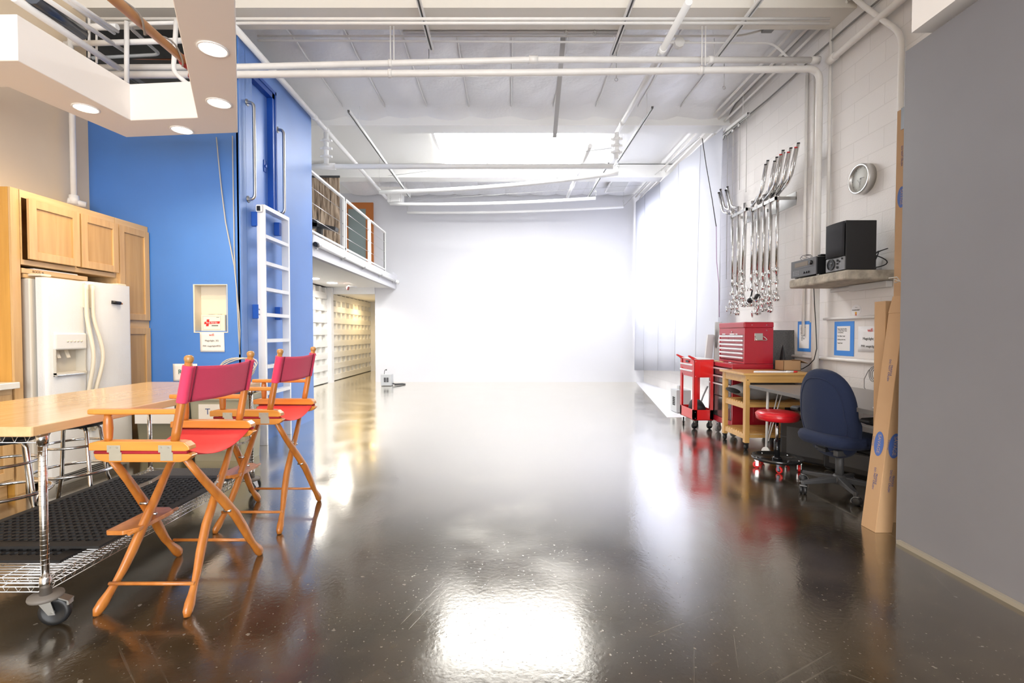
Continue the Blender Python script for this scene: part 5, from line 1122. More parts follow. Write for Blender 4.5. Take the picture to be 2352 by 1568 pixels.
# ---- chrome grip arms hanging on two wall racks
def rack(y, z, w, label):
    t_ = thing('wall_rack', label, 'rack', (WR, y, z))
    MB().box(3.33, 3.36, y - w / 2, y + w / 2, z - 0.02, z + 0.02).box(3.33, 3.60, y - w / 2, y - w / 2 + 0.012, z - 0.02, z + 0.02).box(3.33, 3.60, y + w / 2 - 0.012, y + w / 2, z - 0.02, z + 0.02).box(3.59, 3.60, y - w / 2, y + w / 2, z - 0.08, z + 0.08).build('bracket', STEEL, t_)
    return t_
yR = onplane(1762, 480, x=3.4).y; zR = onplane(1762, 470, x=3.4).z
yL = onplane(1705, 490, x=3.4).y; zL = onplane(1705, 490, x=3.4).z
rack(yR, zR, 0.62, 'steel wall rack holding the right group of chrome stands'); rack(yL, zL, 0.50, 'steel wall rack holding the left group of chrome stands')
def grip(L, foot, seed, bent, label, group, ty=0.0, yellow=True, red=False):
    """one chrome stand: local origin at the rack, hanging down"""
    rnd = random.Random(seed)
    t_ = thing('grip_stand', label, 'light stand', (0, 0, 0), group)
    MB().tube([(0, 0, 0.10), (0, 0, -L * 0.78)], 0.019, 12).build('column', CHROME, t_)
    MB().tube([(0, 0, -L * 0.78), (0, 0.012 * rnd.uniform(-1, 1), -L)], 0.012, 12).build('riser', CHROME, t_)
    if bent:
        # two legs folded up and out: straight run then a bend upwards
        for k in range(2):
            o = 0.028 * k - 0.01
            p = roundpath([(o, 0.0, 0.045 + 0.06 * k), (o - 0.02, -0.29 * ty, 0.13 + 0.06 * k), (o - 0.03, -0.44 * ty, 0.47 + 0.05 * k)], 0.06)
            lg = MB().tube(p, 0.0165, 12).build('folded_leg', CHROME, t_)
            MB().tube([p[-1], (p[-1][0], p[-1][1] - 0.003 * ty, p[-1][2] + 0.012)], 0.0172, 10).build('end_cap', RED if (red and k == 0) else BLACK, lg)
        MB().tube([(0, 0, -0.02), (0, 0, 0.12)], 0.022, 12).build('hub', CHROME, t_)
    if yellow: MB().tube([(0, 0, -L * 0.70), (0, 0, -L * 0.70 - 0.025)], 0.018, 12).build('yellow_band', YEL, t_, label='yellow tape band')
    # clamp collars with T-handles
    for q in (0.735, 0.86, 0.97):
        z = -L * q; a = rnd.uniform(0, 2 * PI)
        c_ = MB().tube([(0, 0, z + 0.028), (0, 0, z - 0.028)], 0.0235, 12)
        d = Vector((-abs(math.cos(a)), math.sin(a), 0)); c_.tube([(0, 0, z), tuple(Vector((0, 0, z)) + d * 0.045)], 0.007, 8)
        e = Vector((0, 0, z)) + d * 0.055; s1 = Vector((rnd.uniform(-0.4, 0.4), rnd.uniform(-0.4, 0.4), 1)).normalized()
        c_.tube([tuple(e - s1 * 0.038), tuple(e), tuple(e + s1 * 0.038)], [0.004, 0.009, 0.004], 8); c_.build('clamp_knob', CHROME, t_)
    # grip head at the bottom
    a = rnd.uniform(-0.5, 0.5); h = MB(); z = -L - 0.035
    tmp = MB().lathe([(0.0, -0.034), (0.026, -0.034), (0.041, -0.026), (0.041, -0.004), (0.034, 0.0), (0.041, 0.004), (0.041, 0.026), (0.026, 0.034), (0.0, 0.034)], (0, 0, 0), 'X', 18)
    M = Matrix.Rotation(a, 3, 'Z') @ Matrix.Rotation(rnd.uniform(-0.4, 0.4), 3, 'Y')
    h.add([tuple(M @ Vector(v) + Vector((0, 0, z))) for v in tmp.v], tmp.f, True)
    p0 = M @ Vector((-0.03, 0, 0)) + Vector((0, 0, z)); p1 = M @ Vector((-0.085, 0, -0.0)) + Vector((0, 0, z)); up = (M @ Vector((0, rnd.uniform(-1, 1), 0.8))).normalized()
    h.tube([tuple(p0), tuple(p1)], 0.008, 8); h.tube([tuple(p1 - up * 0.045), tuple(p1 - up * 0.015), tuple(p1 + up * 0.015), tuple(p1 + up * 0.045)], [0.010, 0.013, 0.013, 0.010], 8)
    h.build('grip_head', CHROME, t_)
    return t_
ordn = ('first', 'second', 'third', 'fourth', 'fifth', 'sixth', 'seventh', 'eighth', 'ninth')
for k in range(8):
    y = yR + 0.27 - 0.075 * k
    g = grip(1.14 + (0.10, 0.22, 0.05, 0.18, 0.12, 0.2, 0.10, 0.06)[k], 0, k + 1, k in (0, 1, 3, 4, 5, 7), '%s chrome stand from the left in the right hanging group' % ordn[k], 'right group of hanging chrome stands', 1.0 if k > 0 else 0.9, k in (1, 3, 5, 7), k > 3)
    place(g, (3.345 + (0.05 if k % 2 else 0.0), y, zR), 0); 
for k in range(5):
    y = yL + 0.20 - 0.095 * k
    g = grip(1.10 + (0.22, 0.10, 0.30, 0.18, 0.08)[k], 0, k + 21, k in (0, 1), '%s chrome stand from the left in the left hanging group' % ordn[k], 'left group of hanging chrome stands', -0.8, k < 2, False)
    place(g, (3.345 + (0.06 if k % 2 else 0.0), y, zL), 0); g.rotation_euler = (R(-2.5 + 1.2 * k), 0, 0)
t_ = thing('ball_clamp', 'black clamp among the chrome heads at the bottom of the hanging stands', 'clamp', (3.3, yL - 0.35, zL - 1.35))
q = onplane(1722, 690, x=3.3)
MB().lathe([(0, -0.03), (0.03, -0.022), (0.036, 0), (0.03, 0.022), (0, 0.03)], tuple(q), 'Y', 14).tube([tuple(q), (q.x, q.y - 0.16, q.z + 0.03)], 0.012, 8).lathe([(0, -0.03), (0.03, -0.022), (0.036, 0), (0.03, 0.022), (0, 0.03)], (q.x, q.y - 0.2, q.z + 0.04), 'Y', 14).build('double_ball', BLACK, t_)
MB().tube([tuple(q), (q.x + 0.05, q.y + 0.03, q.z + 0.14)], 0.010, 8).build('stud', BLACK, t_)

# ================================================================== TOOL CHESTS AND CARTS
def wheel(parent, c, r, w, yaw, name='wheel', tire=BLACK, hub=STEEL, fork=STEEL, top=None):
    """caster: returns the wheel part"""
    M = Matrix.Rotation(yaw, 3, 'Z'); c = Vector(c)
    cs = MB()
    tz = top if top else c.z + r * 1.25
    for s in (-1, 1): cs.obox(c + M @ Vector((0.1 * r, s * (w / 2 + 0.004), (tz - c.z) / 2)), M @ Vector((r * 0.38, 0, 0)), M @ Vector((0, 0.002, 0)), (0, 0, (tz - c.z) / 2 + 0.008))
    cs.obox((c.x, c.y, tz), M @ Vector((r * 0.6, 0, 0)), M @ Vector((0, w / 2 + 0.010, 0)), (0, 0, 0.004))
    cs.tube([tuple(c + M @ Vector((0, -w / 2 - 0.008, 0))), tuple(c + M @ Vector((0, w / 2 + 0.008, 0)))], 0.006, 8)
    f = cs.build('caster', fork, parent)
    def put(prof, nm, m):
        t = MB().lathe(prof, (0, 0, 0), 'Y', 26); q = MB(); q.add([tuple(M @ Vector(v) + c) for v in t.v], t.f, True); return q.build(nm, m, f)
    put([(r * 0.66, -w / 2 * 0.9), (r * 0.92, -w / 2), (r, -w * 0.25), (r, w * 0.25), (r * 0.92, w / 2), (r * 0.66, w / 2 * 0.9), (r * 0.66, -w / 2 * 0.9)], name, tire)
    put([(0.0, -w * 0.42), (r * 0.2, -w * 0.42), (r * 0.66, -w * 0.36), (r * 0.66, w * 0.36), (r * 0.2, w * 0.42), (0.0, w * 0.42)], 'wheel_hub', hub)
    return f

# rolling cabinet (lower)
CX0, CX1, CY0, CY1 = 2.745, 3.24, 5.91, 6.60
rc_ = thing('rolling_tool_cabinet', 'large red rolling tool cabinet with black drawer fronts under the top chest', 'tool cabinet', (3.0, 6.25, 0))
MB().box(CX0 + 0.0005, CX1 - 0.001, CY0 + 0.021, CY1 - 0.021, 0.126, 0.20).box(CX0, CX1, CY0, CY0 + 0.022, 0.125, 0.8495).box(CX0, CX1, CY1 - 0.022, CY1, 0.125, 0.8495).box(CX1 - 0.011, CX1 - 0.001, CY0 + 0.021, CY1 - 0.021, 0.126, 0.85).box(CX0 - 0.005, CX1, CY0, CY1, 0.85, 0.90).box(CX0 + 0.04, CX1 - 0.02, CY0 + 0.021, CY1 - 0.021, 0.2, 0.85).build('cabinet_body', REDM, rc_, bevel=0.004)
blk = mat('dark_drawer', (0.035, 0.033, 0.036), 0.22, coat=0.5)
for (z0, z1) in ((0.745, 0.835), (0.645, 0.735), (0.475, 0.635)):
    d = MB().box(CX0 - 0.004, CX0 + 0.05, CY0 + 0.03, CY1 - 0.03, z0, z1).build('drawer', blk, rc_, bevel=0.003)
    MB().box(CX0 - 0.022, CX0 - 0.002, CY0 + 0.032, CY1 - 0.032, z1 - 0.022, z1 - 0.002).build('drawer_pull', mat('bright_aluminium', (0.82, 0.82, 0.83), 0.3, 0.4), d, bevel=0.004)
d = MB().box(CX0 - 0.004, CX0 + 0.05, CY0 + 0.03, CY1 - 0.03, 0.205, 0.465).build('lower_panel_door', blk, rc_, bevel=0.004)
MB().box(CX0 - 0.0055, CX0 - 0.004, 6.44, 6.53, 0.535, 0.575).build('nameplate', mat('plate_pink', (0.6, 0.45, 0.45), 0.4), rc_); MB().box(CX0 - 0.0065, CX0 - 0.0055, 6.49, 6.525, 0.545, 0.565).build('red_badge', REDC, rc_)
MB().box(3.00, 3.22, CY0 - 0.006, CY0, 0.20, 0.62).build('side_panel', REDM, rc_, bevel=0.004)
for (x, y, yw) in ((CX0 + 0.05, CY0 + 0.06, 0.2), (CX0 - 0.01, CY1 - 0.33, 0.5), (CX1 - 0.05, CY0 + 0.06, 0.3), (CX1 - 0.05, CY1 - 0.06, 0.2)):
    wheel(rc_, (x, y, 0.052), 0.052, 0.028, yw, tire=MGREY, hub=STEEL, top=0.125)
# top chest
TX0_, TX1_, TY0_, TY1_ = 2.890, 3.245, 5.925, 6.62
tc_ = thing('tool_chest', 'red top tool chest with six rows of bright drawer pulls', 'tool chest', (3.07, 6.27, 0.90))
pk = REDM
MB().box(TX0_, TX1_, TY0_, TY0_ + 0.02, 0.902, 1.34).box(TX0_, TX1_, TY1_ - 0.02, TY1_, 0.902, 1.34).box(TX0_, TX1_ - 0.001, TY0_ + 0.019, TY1_ - 0.019, 0.9025, 0.93).box(TX0_ + 0.05, TX1_ - 0.001, TY0_ + 0.019, TY1_ - 0.019, 0.93, 1.34).box(TX0_ + 0.0005, TX0_ + 0.06, TY0_ + 0.019, TY1_ - 0.019, 1.255, 1.3395).build('chest_body', pk, tc_, bevel=0.003)
MB().box(TX0_ - 0.006, TX1_ + 0.004, TY0_ - 0.006, TY1_ + 0.006, 1.340, 1.412).build('lid', pk, tc_, bevel=0.014, seg=3)
zs_ = [(1.200, 1.248), (1.147, 1.195), (1.094, 1.142), (1.041, 1.089), (0.988, 1.036), (0.938, 0.983)]
for i, (z0, z1) in enumerate(zs_):
    cuts = [TY0_ + 0.03, TY1_ - 0.03]
    if i == 0: cuts = [TY0_ + 0.03, TY0_ + 0.255, TY0_ + 0.44, TY1_ - 0.03]
    if i == 1: cuts = [TY0_ + 0.03, TY0_ + 0.255, TY1_ - 0.03]
    for a, b in zip(cuts, cuts[1:]):
        d = MB().box(TX0_ + 0.008, TX0_ + 0.055, a + 0.002, b - 0.002, z0, z1).build('drawer', pk, tc_, bevel=0.002)
        MB().box(TX0_ - 0.014, TX0_ + 0.010, a + 0.003, b - 0.003, z1 - 0.022, z1 + 0.001).build('drawer_pull', MC['bright_aluminium'], d, bevel=0.004)
MB().lathe([(0.010, 0.0), (0.011, -0.008), (0.0, -0.010)], (TX0_, 6.24, 1.29), 'X', 14).build('lock', STEEL, tc_)
for (a, b) in ((6.18, 6.31), (6.10, 6.15), (6.44, 6.53)): MB().box(TX0_ - 0.0015, TX0_, a, b, 1.257, 1.270).build('name_strip', PAPERW, tc_)
for (x, z) in ((2.98, 1.375), (3.16, 1.375), (3.16, 1.31)): MB().lathe([(0.006, 0.0), (0.006, -0.003), (0.0, -0.004)], (x, TY0_ - 0.006, z), 'Y', 10).build('rivet', STEEL, tc_)
h = MB().box(3.015, 3.115, TY0_ - 0.004, TY0_, 1.185, 1.275).build('handle_plate', ZINC, tc_, bevel=0.003)
MB().tube(roundpath([(3.018, TY0_ - 0.010, 1.240), (3.022, TY0_ - 0.028, 1.190), (3.145, TY0_ - 0.040, 1.190), (3.150, TY0_ - 0.030, 1.205), (3.112, TY0_ - 0.010, 1.240)], 0.018), 0.0055, 10).build('handle_loop', CHROME, h); MB().box(3.03, 3.10, TY0_ - 0.009, TY0_ - 0.004, 1.198, 1.225).box(3.03, 3.10, TY0_ - 0.010, TY0_ - 0.004, 1.232, 1.242).build('plate_ridges', ZINC, h)
tag(MB().box(2.775, 2.80, 6.28, 6.52, 0.901, 0.913).build('wood_slat', MAPLEY, bevel=0.002), 'small wooden slat lying in front of the top chest', 'wood strip')
tag(MB().tube([(2.80, 6.03, 0.91), (2.79, 6.10, 0.908), (2.80, 6.14, 0.91)], 0.005, 6).build('small_tool', STEEL), 'small tool lying at the near front corner below the top chest', 'tool')
# bright red utility cart
ux0, ux1, uy0, uy1 = 2.475, 2.735, 6.42, 6.93
uc = thing('utility_cart', 'bright red narrow utility cart with two drawers', 'cart', (2.6, 6.67, 0))
for (x, y) in ((ux0, uy0), (ux0, uy1), (ux1, uy0), (ux1, uy1)):
    sx_ = 1 if x == ux0 else -1; sy_ = 1 if y == uy0 else -1
    MB().box(x, x + sx_ * 0.045, y, y + sy_ * 0.004, 0.13, 0.93).box(x, x + sx_ * 0.004, y, y + sy_ * 0.055, 0.13, 0.93).build('corner_post', REDC, uc)
MB().box(ux0, ux1, uy0, uy0 + 0.004, 0.12, 0.26).box(ux0, ux1, uy1 - 0.004, uy1, 0.12, 0.26).box(ux0, ux0 + 0.004, uy0, uy1, 0.12, 0.26).box(ux1 - 0.004, ux1, uy0, uy1, 0.12, 0.26).box(ux0, ux1, uy0, uy1, 0.12, 0.126).build('lower_tray', REDC, uc)
MB().box(ux0 + 0.01, ux1, uy0 + 0.002, uy1 - 0.002, 0.69, 0.925).build('drawer_case', REDC, uc, bevel=0.003)
MB().box(ux0 + 0.08, ux1 - 0.02, uy0 - 0.004, uy0 + 0.002, 0.71, 0.90).build('side_plate', mat('vivid_red', (0.75, 0.006, 0.004), 0.35, coat=0.4), uc)
for (z0, z1) in ((0.80, 0.865), (0.72, 0.785)):
    d = MB().box(ux0 - 0.002, ux0 + 0.03, uy0 + 0.05, uy1 - 0.03, z0, z1).build('drawer', REDC, uc, bevel=0.002); MB().box(ux0 - 0.02, ux0, uy0 + 0.052, uy1 - 0.032, z1 - 0.022, z1).build('drawer_pull', MC['bright_aluminium'], d, bevel=0.004)
MB().box(ux0 - 0.004, ux0, 6.62, 6.72, 0.878, 0.905).build('lock_plate', DGREY, uc)
MB().box(ux0, 2.74, uy0, uy1, 0.926, 0.936).build('cart_top', mat('pale_top', (0.72, 0.72, 0.71), 0.4), uc, bevel=0.003)
for y in (uy0 + 0.03, uy1 - 0.03): MB().prism([(ux0 - 0.07, 0.965), (ux0 - 0.065, 0.985), (ux0 - 0.02, 0.965), (ux0 + 0.05, 0.935), (ux0 + 0.08, 0.925), (ux0 + 0.06, 0.90), (ux0, 0.915), (ux0 - 0.03, 0.94)], y - 0.018, y + 0.018, 'Y').build('end_handle', REDC, uc, bevel=0.006)
for (x, y) in ((ux0 + 0.03, uy0 + 0.05), (ux0 + 0.03, uy1 - 0.06), (ux1 - 0.03, uy0 + 0.05), (ux1 - 0.03, uy1 - 0.05)): wheel(uc, (x, y, 0.046), 0.046, 0.024, 1.2 if y > 6.6 else 0.4, top=0.112)
for x in (ux0 + 0.02,):
    for z in (0.9, 0.705, 0.23, 0.15): MB().lathe([(0.005, 0), (0.005, -0.003), (0, -0.004)], (x, uy0, z), 'Y', 8).build('screw', STEEL, uc)
bgm = MB(); random.seed(11)
bgm.grid(lambda u, v: (2.60 + 0.10 * math.sin(PI * v) * math.cos(2 * PI * u) + 0.01 * math.sin(9 * u), 6.63 + 0.14 * math.sin(PI * v) * math.sin(2 * PI * u), 0.135 + 0.24 * (0.5 - 0.5 * math.cos(PI * v)) + 0.03 * math.sin(8 * u + 5 * v) * math.sin(PI * v)), 18, 10)
tag(bgm.build('black_bag', mat('black_nylon', (0.015, 0.015, 0.018), 0.6)), 'crumpled black bag in the lower tray of the bright red cart', 'bag')
tag(MB().tube([(2.63, 6.6, 0.30), (2.66, 6.58, 0.42), (2.70, 6.57, 0.52), (2.72, 6.57, 0.56)], 0.011, 8).build('grey_hose', MGREY), 'grey hose rising from the lower tray of the bright red cart', 'hose')
tag(MB().box(2.50, 2.58, 6.50, 6.78, 0.128, 0.15).build('yellow_card', YEL), 'yellow card lying in the lower tray of the bright red cart', 'card')
tag(MB().box(2.60, 2.70, 6.44, 6.49, 0.128, 0.17).build('tan_strip', MAPLEY), 'tan strip lying in the near end of the red cart tray', 'card')
# dark panel, black bag, carton behind
tag(MB().obox((3.45, 6.08, 0.66), (0.155, 0, 0), (0, 0.012, 0), (0.008, 0.03, 0.655)).build('dark_board', mat('speckled_grey', (0.10, 0.095, 0.09), 0.5, noise=0.3, nscale=80), bevel=0.003), 'dark grey panel leaning upright right of the tool chest', 'panel')
tag(MB().grid(lambda u, v: (3.39 + 0.12 * math.sin(PI * min(1, v * 0.5 + 0.5)) * math.cos(2 * PI * u) * (1 if v < 0.99 else 0), 5.975 + 0.055 * math.sin(2 * PI * u) * (1 - v * 0.4) * (1 if v < 0.99 else 0), 0.001 + 1.12 * v + 0.03 * math.sin(7 * u) * v), 20, 12).build('black_stand_bag', MC['black_nylon']), 'tall black bag slumped between the tool chest and the dark panel', 'bag')

# wooden kitchen cart
wx0, wx1, wy0, wy1 = 2.60, 3.33, 5.29, 5.86
wc = thing('wooden_cart', 'pale wooden kitchen cart with two slatted shelves', 'cart', (2.96, 5.57, 0))
MB().box(wx0 - 0.03, wx1 + 0.03, wy0 - 0.02, wy1 + 0.02, 0.815, 0.840).build('cart_top', CARTX, wc, bevel=0.005)
MB().box(wx0 + 0.03, wx1 - 0.03, wy0 + 0.008, wy0 + 0.026, 0.735, 0.815).box(wx0 + 0.03, wx1 - 0.03, wy1 - 0.026, wy1 - 0.008, 0.735, 0.815).box(wx0 + 0.008, wx0 + 0.026, wy0 + 0.03, wy1 - 0.03, 0.735, 0.815).box(wx1 - 0.026, wx1 - 0.008, wy0 + 0.03, wy1 - 0.03, 0.735, 0.815).build('apron', CARTX, wc)
for (x, y) in ((wx0, wy0), (wx0, wy1 - 0.052), (wx1 - 0.052, wy0), (wx1 - 0.052, wy1 - 0.052)):
    MB().box(x, x + 0.052, y, y + 0.052, 0.075, 0.815).build('leg', CARTW, wc, bevel=0.004)
    wheel(wc, (x + 0.026, y + 0.026, 0.029), 0.029, 0.028, 0.7, hub=DGREY, fork=BLACK, top=0.066)
for z in (0.50, 0.165):
    s_ = MB().box(wx0 + 0.05, wx1 - 0.05, wy0 + 0.012, wy0 + 0.035, z - 0.035, z).box(wx0 + 0.05, wx1 - 0.05, wy1 - 0.035, wy1 - 0.012, z - 0.035, z).box(wx0 + 0.012, wx0 + 0.035, wy0 + 0.05, wy1 - 0.05, z - 0.055, z).box(wx1 - 0.035, wx1 - 0.012, wy0 + 0.05, wy1 - 0.05, z - 0.055, z).build('shelf_frame', CARTX, wc)
    n = 9
    for k in range(n):
        y = wy0 + 0.045 + k * (wy1 - wy0 - 0.09 - 0.035) / (n - 1); MB().box(wx0 + 0.015, wx1 - 0.015, y, y + 0.035, z, z + 0.012).build('slat', CARTX, s_)
MB().lathe([(0.006, 0.0), (0.0, -0.002)], (wx0 + 0.026, wy0, 0.765), 'Y', 8).build('bolt', BLACK, wc)
def pil(u, v):
    x = wx0 - 0.01 + 0.78 * u; t = 2 * PI * v; e = min(1, 3.2 * min(u + 0.02, 1.02 - u)) ** 0.5
    return (x, 5.56 + 0.225 * math.cos(t) * (0.75 + 0.25 * e), 0.622 + (0.108 * e) * math.sin(t) + 0.006 * math.sin(30 * u + 6 * v) * e)
tag(MB().grid(pil, 26, 24).build('grey_pillow', LINEN), 'grey linen floor cushion stuffed on the middle shelf of the wooden cart', 'cushion')
tag(MB().obox((2.98, 5.47, 0.8425), (0.20, 0.0, 0), (0.05, 0.10, 0), (0, 0, 0.0015)).build('loose_papers', PAPERW), 'white papers lying on the wooden cart', 'paper')
t_ = thing('glue_marker', 'white marker with a red cap on the wooden cart', 'marker', (3.15, 5.38, 0.84)); MB().tube([(3.10, 5.385, 0.850), (3.17, 5.375, 0.850)], 0.009, 10).build('barrel', PAPERW, t_); MB().tube([(3.17, 5.375, 0.850), (3.21, 5.370, 0.850)], 0.0095, 10).build('cap', REDC, t_, label='red marker cap')
t_ = thing('cardboard_carton', 'small open cardboard carton at the back of the wooden cart', 'carton', (3.37, 5.7, 0.0))
ct = MB(); x0, x1, y0, y1, z0, z1 = 3.20, 3.40, 5.62, 5.80, 0.842, 0.955
ct.box(x0, x1, y0, y0 + 0.004, z0, z1).box(x0, x1, y1 - 0.004, y1, z0, z1).box(x0, x0 + 0.004, y0, y1, z0, z1).box(x1 - 0.004, x1, y0, y1, z0, z1).box(x0, x1, y0, y1, z0, z0 + 0.004)
ct.build('carton_walls', CARD, t_); MB().obox((3.44, 5.71, 0.945), (0.045, 0, -0.018), (0, 0.085, 0), (0.001, 0, 0.002)).build('flap', CARD, t_); t_.location = t_.location

# ================================================================== DESK AND THINGS AROUND IT
dz0, dz1, dx0 = 0.690, 0.722, 2.60
ds = thing('work_desk', 'long grey desktop along the block wall', 'desk', (3.05, 4.3, 0))
MB().box(dx0, 3.56, 3.36, 5.20, dz0, dz1).build('desktop', DESKM, ds, bevel=0.003)
MB().box(dx0 - 0.002, dx0 + 0.002, 3.36, 5.20, dz0, dz1 - 0.002).build('edge_band', mat('edge_grey', (0.13, 0.125, 0.12), 0.5), ds)
def hleg(x, y, label=None):
    lg = MB().tube([(x, y, 0.69), (x - 0.01, y - 0.0, 0.02)], 0.0125, 10).build('leg', mat('white_tube', (0.75, 0.74, 0.72), 0.4), ds)
    MB().tube([(x + 0.13, y + 0.03, 0.69), (x - 0.0, y + 0.01, 0.16)], 0.006, 8).tube([(x + 0.155, y + 0.0, 0.69), (x + 0.005, y - 0.01, 0.16)], 0.006, 8).build('brace_rods', MC['white_tube'], lg)
    MB().tube([(x - 0.01, y - 0.012, 0.050), (x - 0.03, y - 0.020, 0.052)], 0.048, 20).build('foot_disc', MC['white_tube'], lg)
hleg(2.70, 5.02); hleg(3.38, 5.02); hleg(2.70, 3.52); hleg(3.38, 3.52)
tag(MB().tube([(3.00 + 0.02 * math.sin(i), 3.7 + 0.02 * i, 0.675 - 0.015 * (i % 3)) for i in range(14)], 0.004, 6).build('under_desk_cable', BLACK), 'small cable bundle tucked under the near part of the desk', 'cable')
# red rolling stool
rs = thing('mechanic_stool', 'round red vinyl rolling stool with a black tray base', 'stool', (2.55, 4.57, 0))
sx_, sy_ = 2.55, 4.57
MB().lathe([(0.0, 0.455), (0.165, 0.457), (0.180, 0.470), (0.186, 0.500), (0.184, 0.520), (0.170, 0.536), (0.12, 0.543), (0.0, 0.546)], (sx_, sy_, 0), n=40).build('seat', REDV, rs)
MB().tube(ring((sx_, sy_, 0.512), 0.1865, 40), 0.0035, 6, True).build('seat_piping', REDV, rs)
MB().tube([(sx_, sy_, 0.22), (sx_, sy_, 0.455)], 0.014, 14).build('gas_rod', CHROME, rs); MB().tube([(sx_, sy_, 0.095), (sx_, sy_, 0.275)], 0.026, 18).build('column', BLACKG, rs); MB().lathe([(0.06, 0.440), (0.06, 0.456), (0.0, 0.456)], (sx_, sy_, 0), n=20).build('seat_plate', BLACK, rs)
MB().lathe([(0.0, 0.092), (0.205, 0.092), (0.218, 0.112), (0.222, 0.112), (0.210, 0.082), (0.0, 0.082)], (sx_, sy_, 0), n=44).build('tray', mat('tray_black', (0.015, 0.015, 0.015), 0.2, coat=0.6), rs)
MB().lathe([(0.045, 0.092), (0.040, 0.105), (0.028, 0.115)], (sx_, sy_, 0), n=18).build('column_flange', BLACKG, rs)
for k in range(5):
    a = 0.55 + k * 2 * PI / 5; x = sx_ + 0.185 * math.cos(a); y = sy_ + 0.185 * math.sin(a)
    wheel(rs, (x, y, 0.031), 0.031, 0.022, a + 0.9 + k, tire=mat('red_tyre', (0.72, 0.02, 0.02), 0.4), hub=DGREY, top=0.078)
    MB().lathe([(0.008, 0.092), (0.008, 0.102), (0.0, 0.105)], (x, y, 0), n=8).build('nut', CHROME, rs)
# black road cases and gear under the desk
def roadcase(c, h, yaw, label):
    t_ = thing('equipment_case', label, 'case', (0, 0, 0)); x, y, z = h
    b = MB().box(-x, x, -y, y, 0.02, z).build('case_body', BLACK, t_, bevel=0.02, seg=3)
    MB().box(-x - 0.004, -x, -y * 0.75, y * 0.75, 0.08, z * 0.8).build('recess_panel', DGREY, b, bevel=0.006); MB().box(-x - 0.003, x + 0.003, -y - 0.003, y + 0.003, z * 0.55, z * 0.56).build('lid_seam', DGREY, b)
    MB().box(-x * 0.3, x * 0.3, -y - 0.02, -y, z * 0.52, z * 0.62).box(x * 0.6, x * 0.8, -y - 0.01, -y, z * 0.5, z * 0.66).build('latch', STEEL, b)
    for s in (-1, 1): MB().lathe([(0.045, -0.015), (0.05, 0), (0.045, 0.015)], (s * (x - 0.05), y - 0.03, 0.05), 'X', 16).build('case_wheel', DGREY, b)
    return place(t_, c, yaw)
roadcase((2.98, 4.72, 0), (0.10, 0.26, 0.44), R(38), 'black hard case standing under the desk behind the red stool')
roadcase((3.16, 4.36, 0), (0.11, 0.24, 0.26), R(25), 'lower black case with latches under the desk behind the office chair')
roadcase((3.41, 3.98, 0), (0.12, 0.28, 0.30), R(5), 'black case against the wall under the near part of the desk')
gear = mat('gear_black', (0.02, 0.02, 0.022), 0.35)
t_ = thing('folded_stand', 'folded black stand legs on the floor under the desk', 'stand', (3.1, 3.7, 0))
for k in range(3): MB().tube([(3.02 + 0.04 * k, 3.44, 0.02 + 0.03 * k), (3.10 + 0.04 * k, 3.95, 0.04 + 0.03 * k)], 0.014, 8).build('leg', gear, t_)
MB().lathe([(0.03, -0.03), (0.035, 0.0), (0.03, 0.03)], (3.10, 3.8, 0.12), 'X', 14).build('hub', gear, t_); MB().lathe([(0.012, -0.004), (0.012, 0.004)], (3.05, 3.72, 0.12), 'X', 10).build('red_knob', REDC, t_, label='red knob')
# black wrapped light stand on the desk near the boxes
q = onplane(2016, 905, y=3.55)
t_ = thing('covered_stand', 'slim black covered pole standing on the desk beside the cardboard boxes', 'stand', (q.x, 3.55, dz1))
zt_ = onplane(2019, 757, y=3.55).z
MB().tube([(q.x + 0.01, 3.55, dz1 + 0.002), (q.x + 0.008, 3.55, dz1 + 0.10), (q.x + 0.006, 3.55, dz1 + 0.13), (q.x + 0.014, 3.55, zt_ - 0.04), (q.x + 0.014, 3.55, zt_)], [0.026, 0.024, 0.012, 0.012, 0.005], 10).build('cover', mat('black_cloth', (0.012, 0.012, 0.014), 0.9, bump=0.4, bscale=60), t_)
MB().lathe([(0.036, dz1 + 0.001), (0.036, dz1 + 0.007), (0, dz1 + 0.008)], (q.x + 0.01, 3.55, 0), n=18).build('saucer', PAPERW, t_, label='white saucer base')

# office chair
oc = thing('office_chair', 'navy blue fabric swivel chair at the grey desk', 'office chair', (0, 0, 0))
# local: +x is the direction the chair faces
def cush(u, v):
    # superellipse seat
    t = 2 * PI * u; ex = 0.62
    cx = math.copysign(abs(math.cos(t)) ** ex, math.cos(t)); sy = math.copysign(abs(math.sin(t)) ** ex, math.sin(t))
    prof = [(0.0, 0.40), (0.92, 0.395), (1.0, 0.42), (1.02, 0.455), (0.97, 0.482), (0.85, 0.495), (0.0, 0.490)]
    r, z = prof[v]
    return (0.02 + 0.245 * r * cx - (0.0), 0.255 * r * sy, z - 0.012 * (cx * r > 0.7))
m = MB(); n = 40
vs = [cush(i / n, k) for k in range(7) for i in range(n)]
m.add(vs, [(k * n + i, k * n + (i + 1) % n, (k + 1) * n + (i + 1) % n, (k + 1) * n + i) for k in range(6) for i in range(n)], True)
m.build('seat', NAVY, oc)
def shell(u, v, off, scale):
    # rounded back: D shape, wide low, rounded top; curved round the sitter
    t = 2 * PI * u; cy = math.cos(t); sz = math.sin(t)
    w = 0.232 * scale * v; h = 0.335 * scale * v
    y = w * math.copysign(abs(cy) ** 0.80, cy) * (1.0 + 0.06 * (sz < 0)); z = h * math.copysign(abs(sz) ** 0.85, sz)
    x = -0.215 + off + 1.4 * y * y + 0.25 * (z - 0.05) ** 2 * (1 if z > 0 else 2.5) - 0.06 * z
    return (x, y, 0.642 + z)
bk = MB(); n = 48; rings_ = []
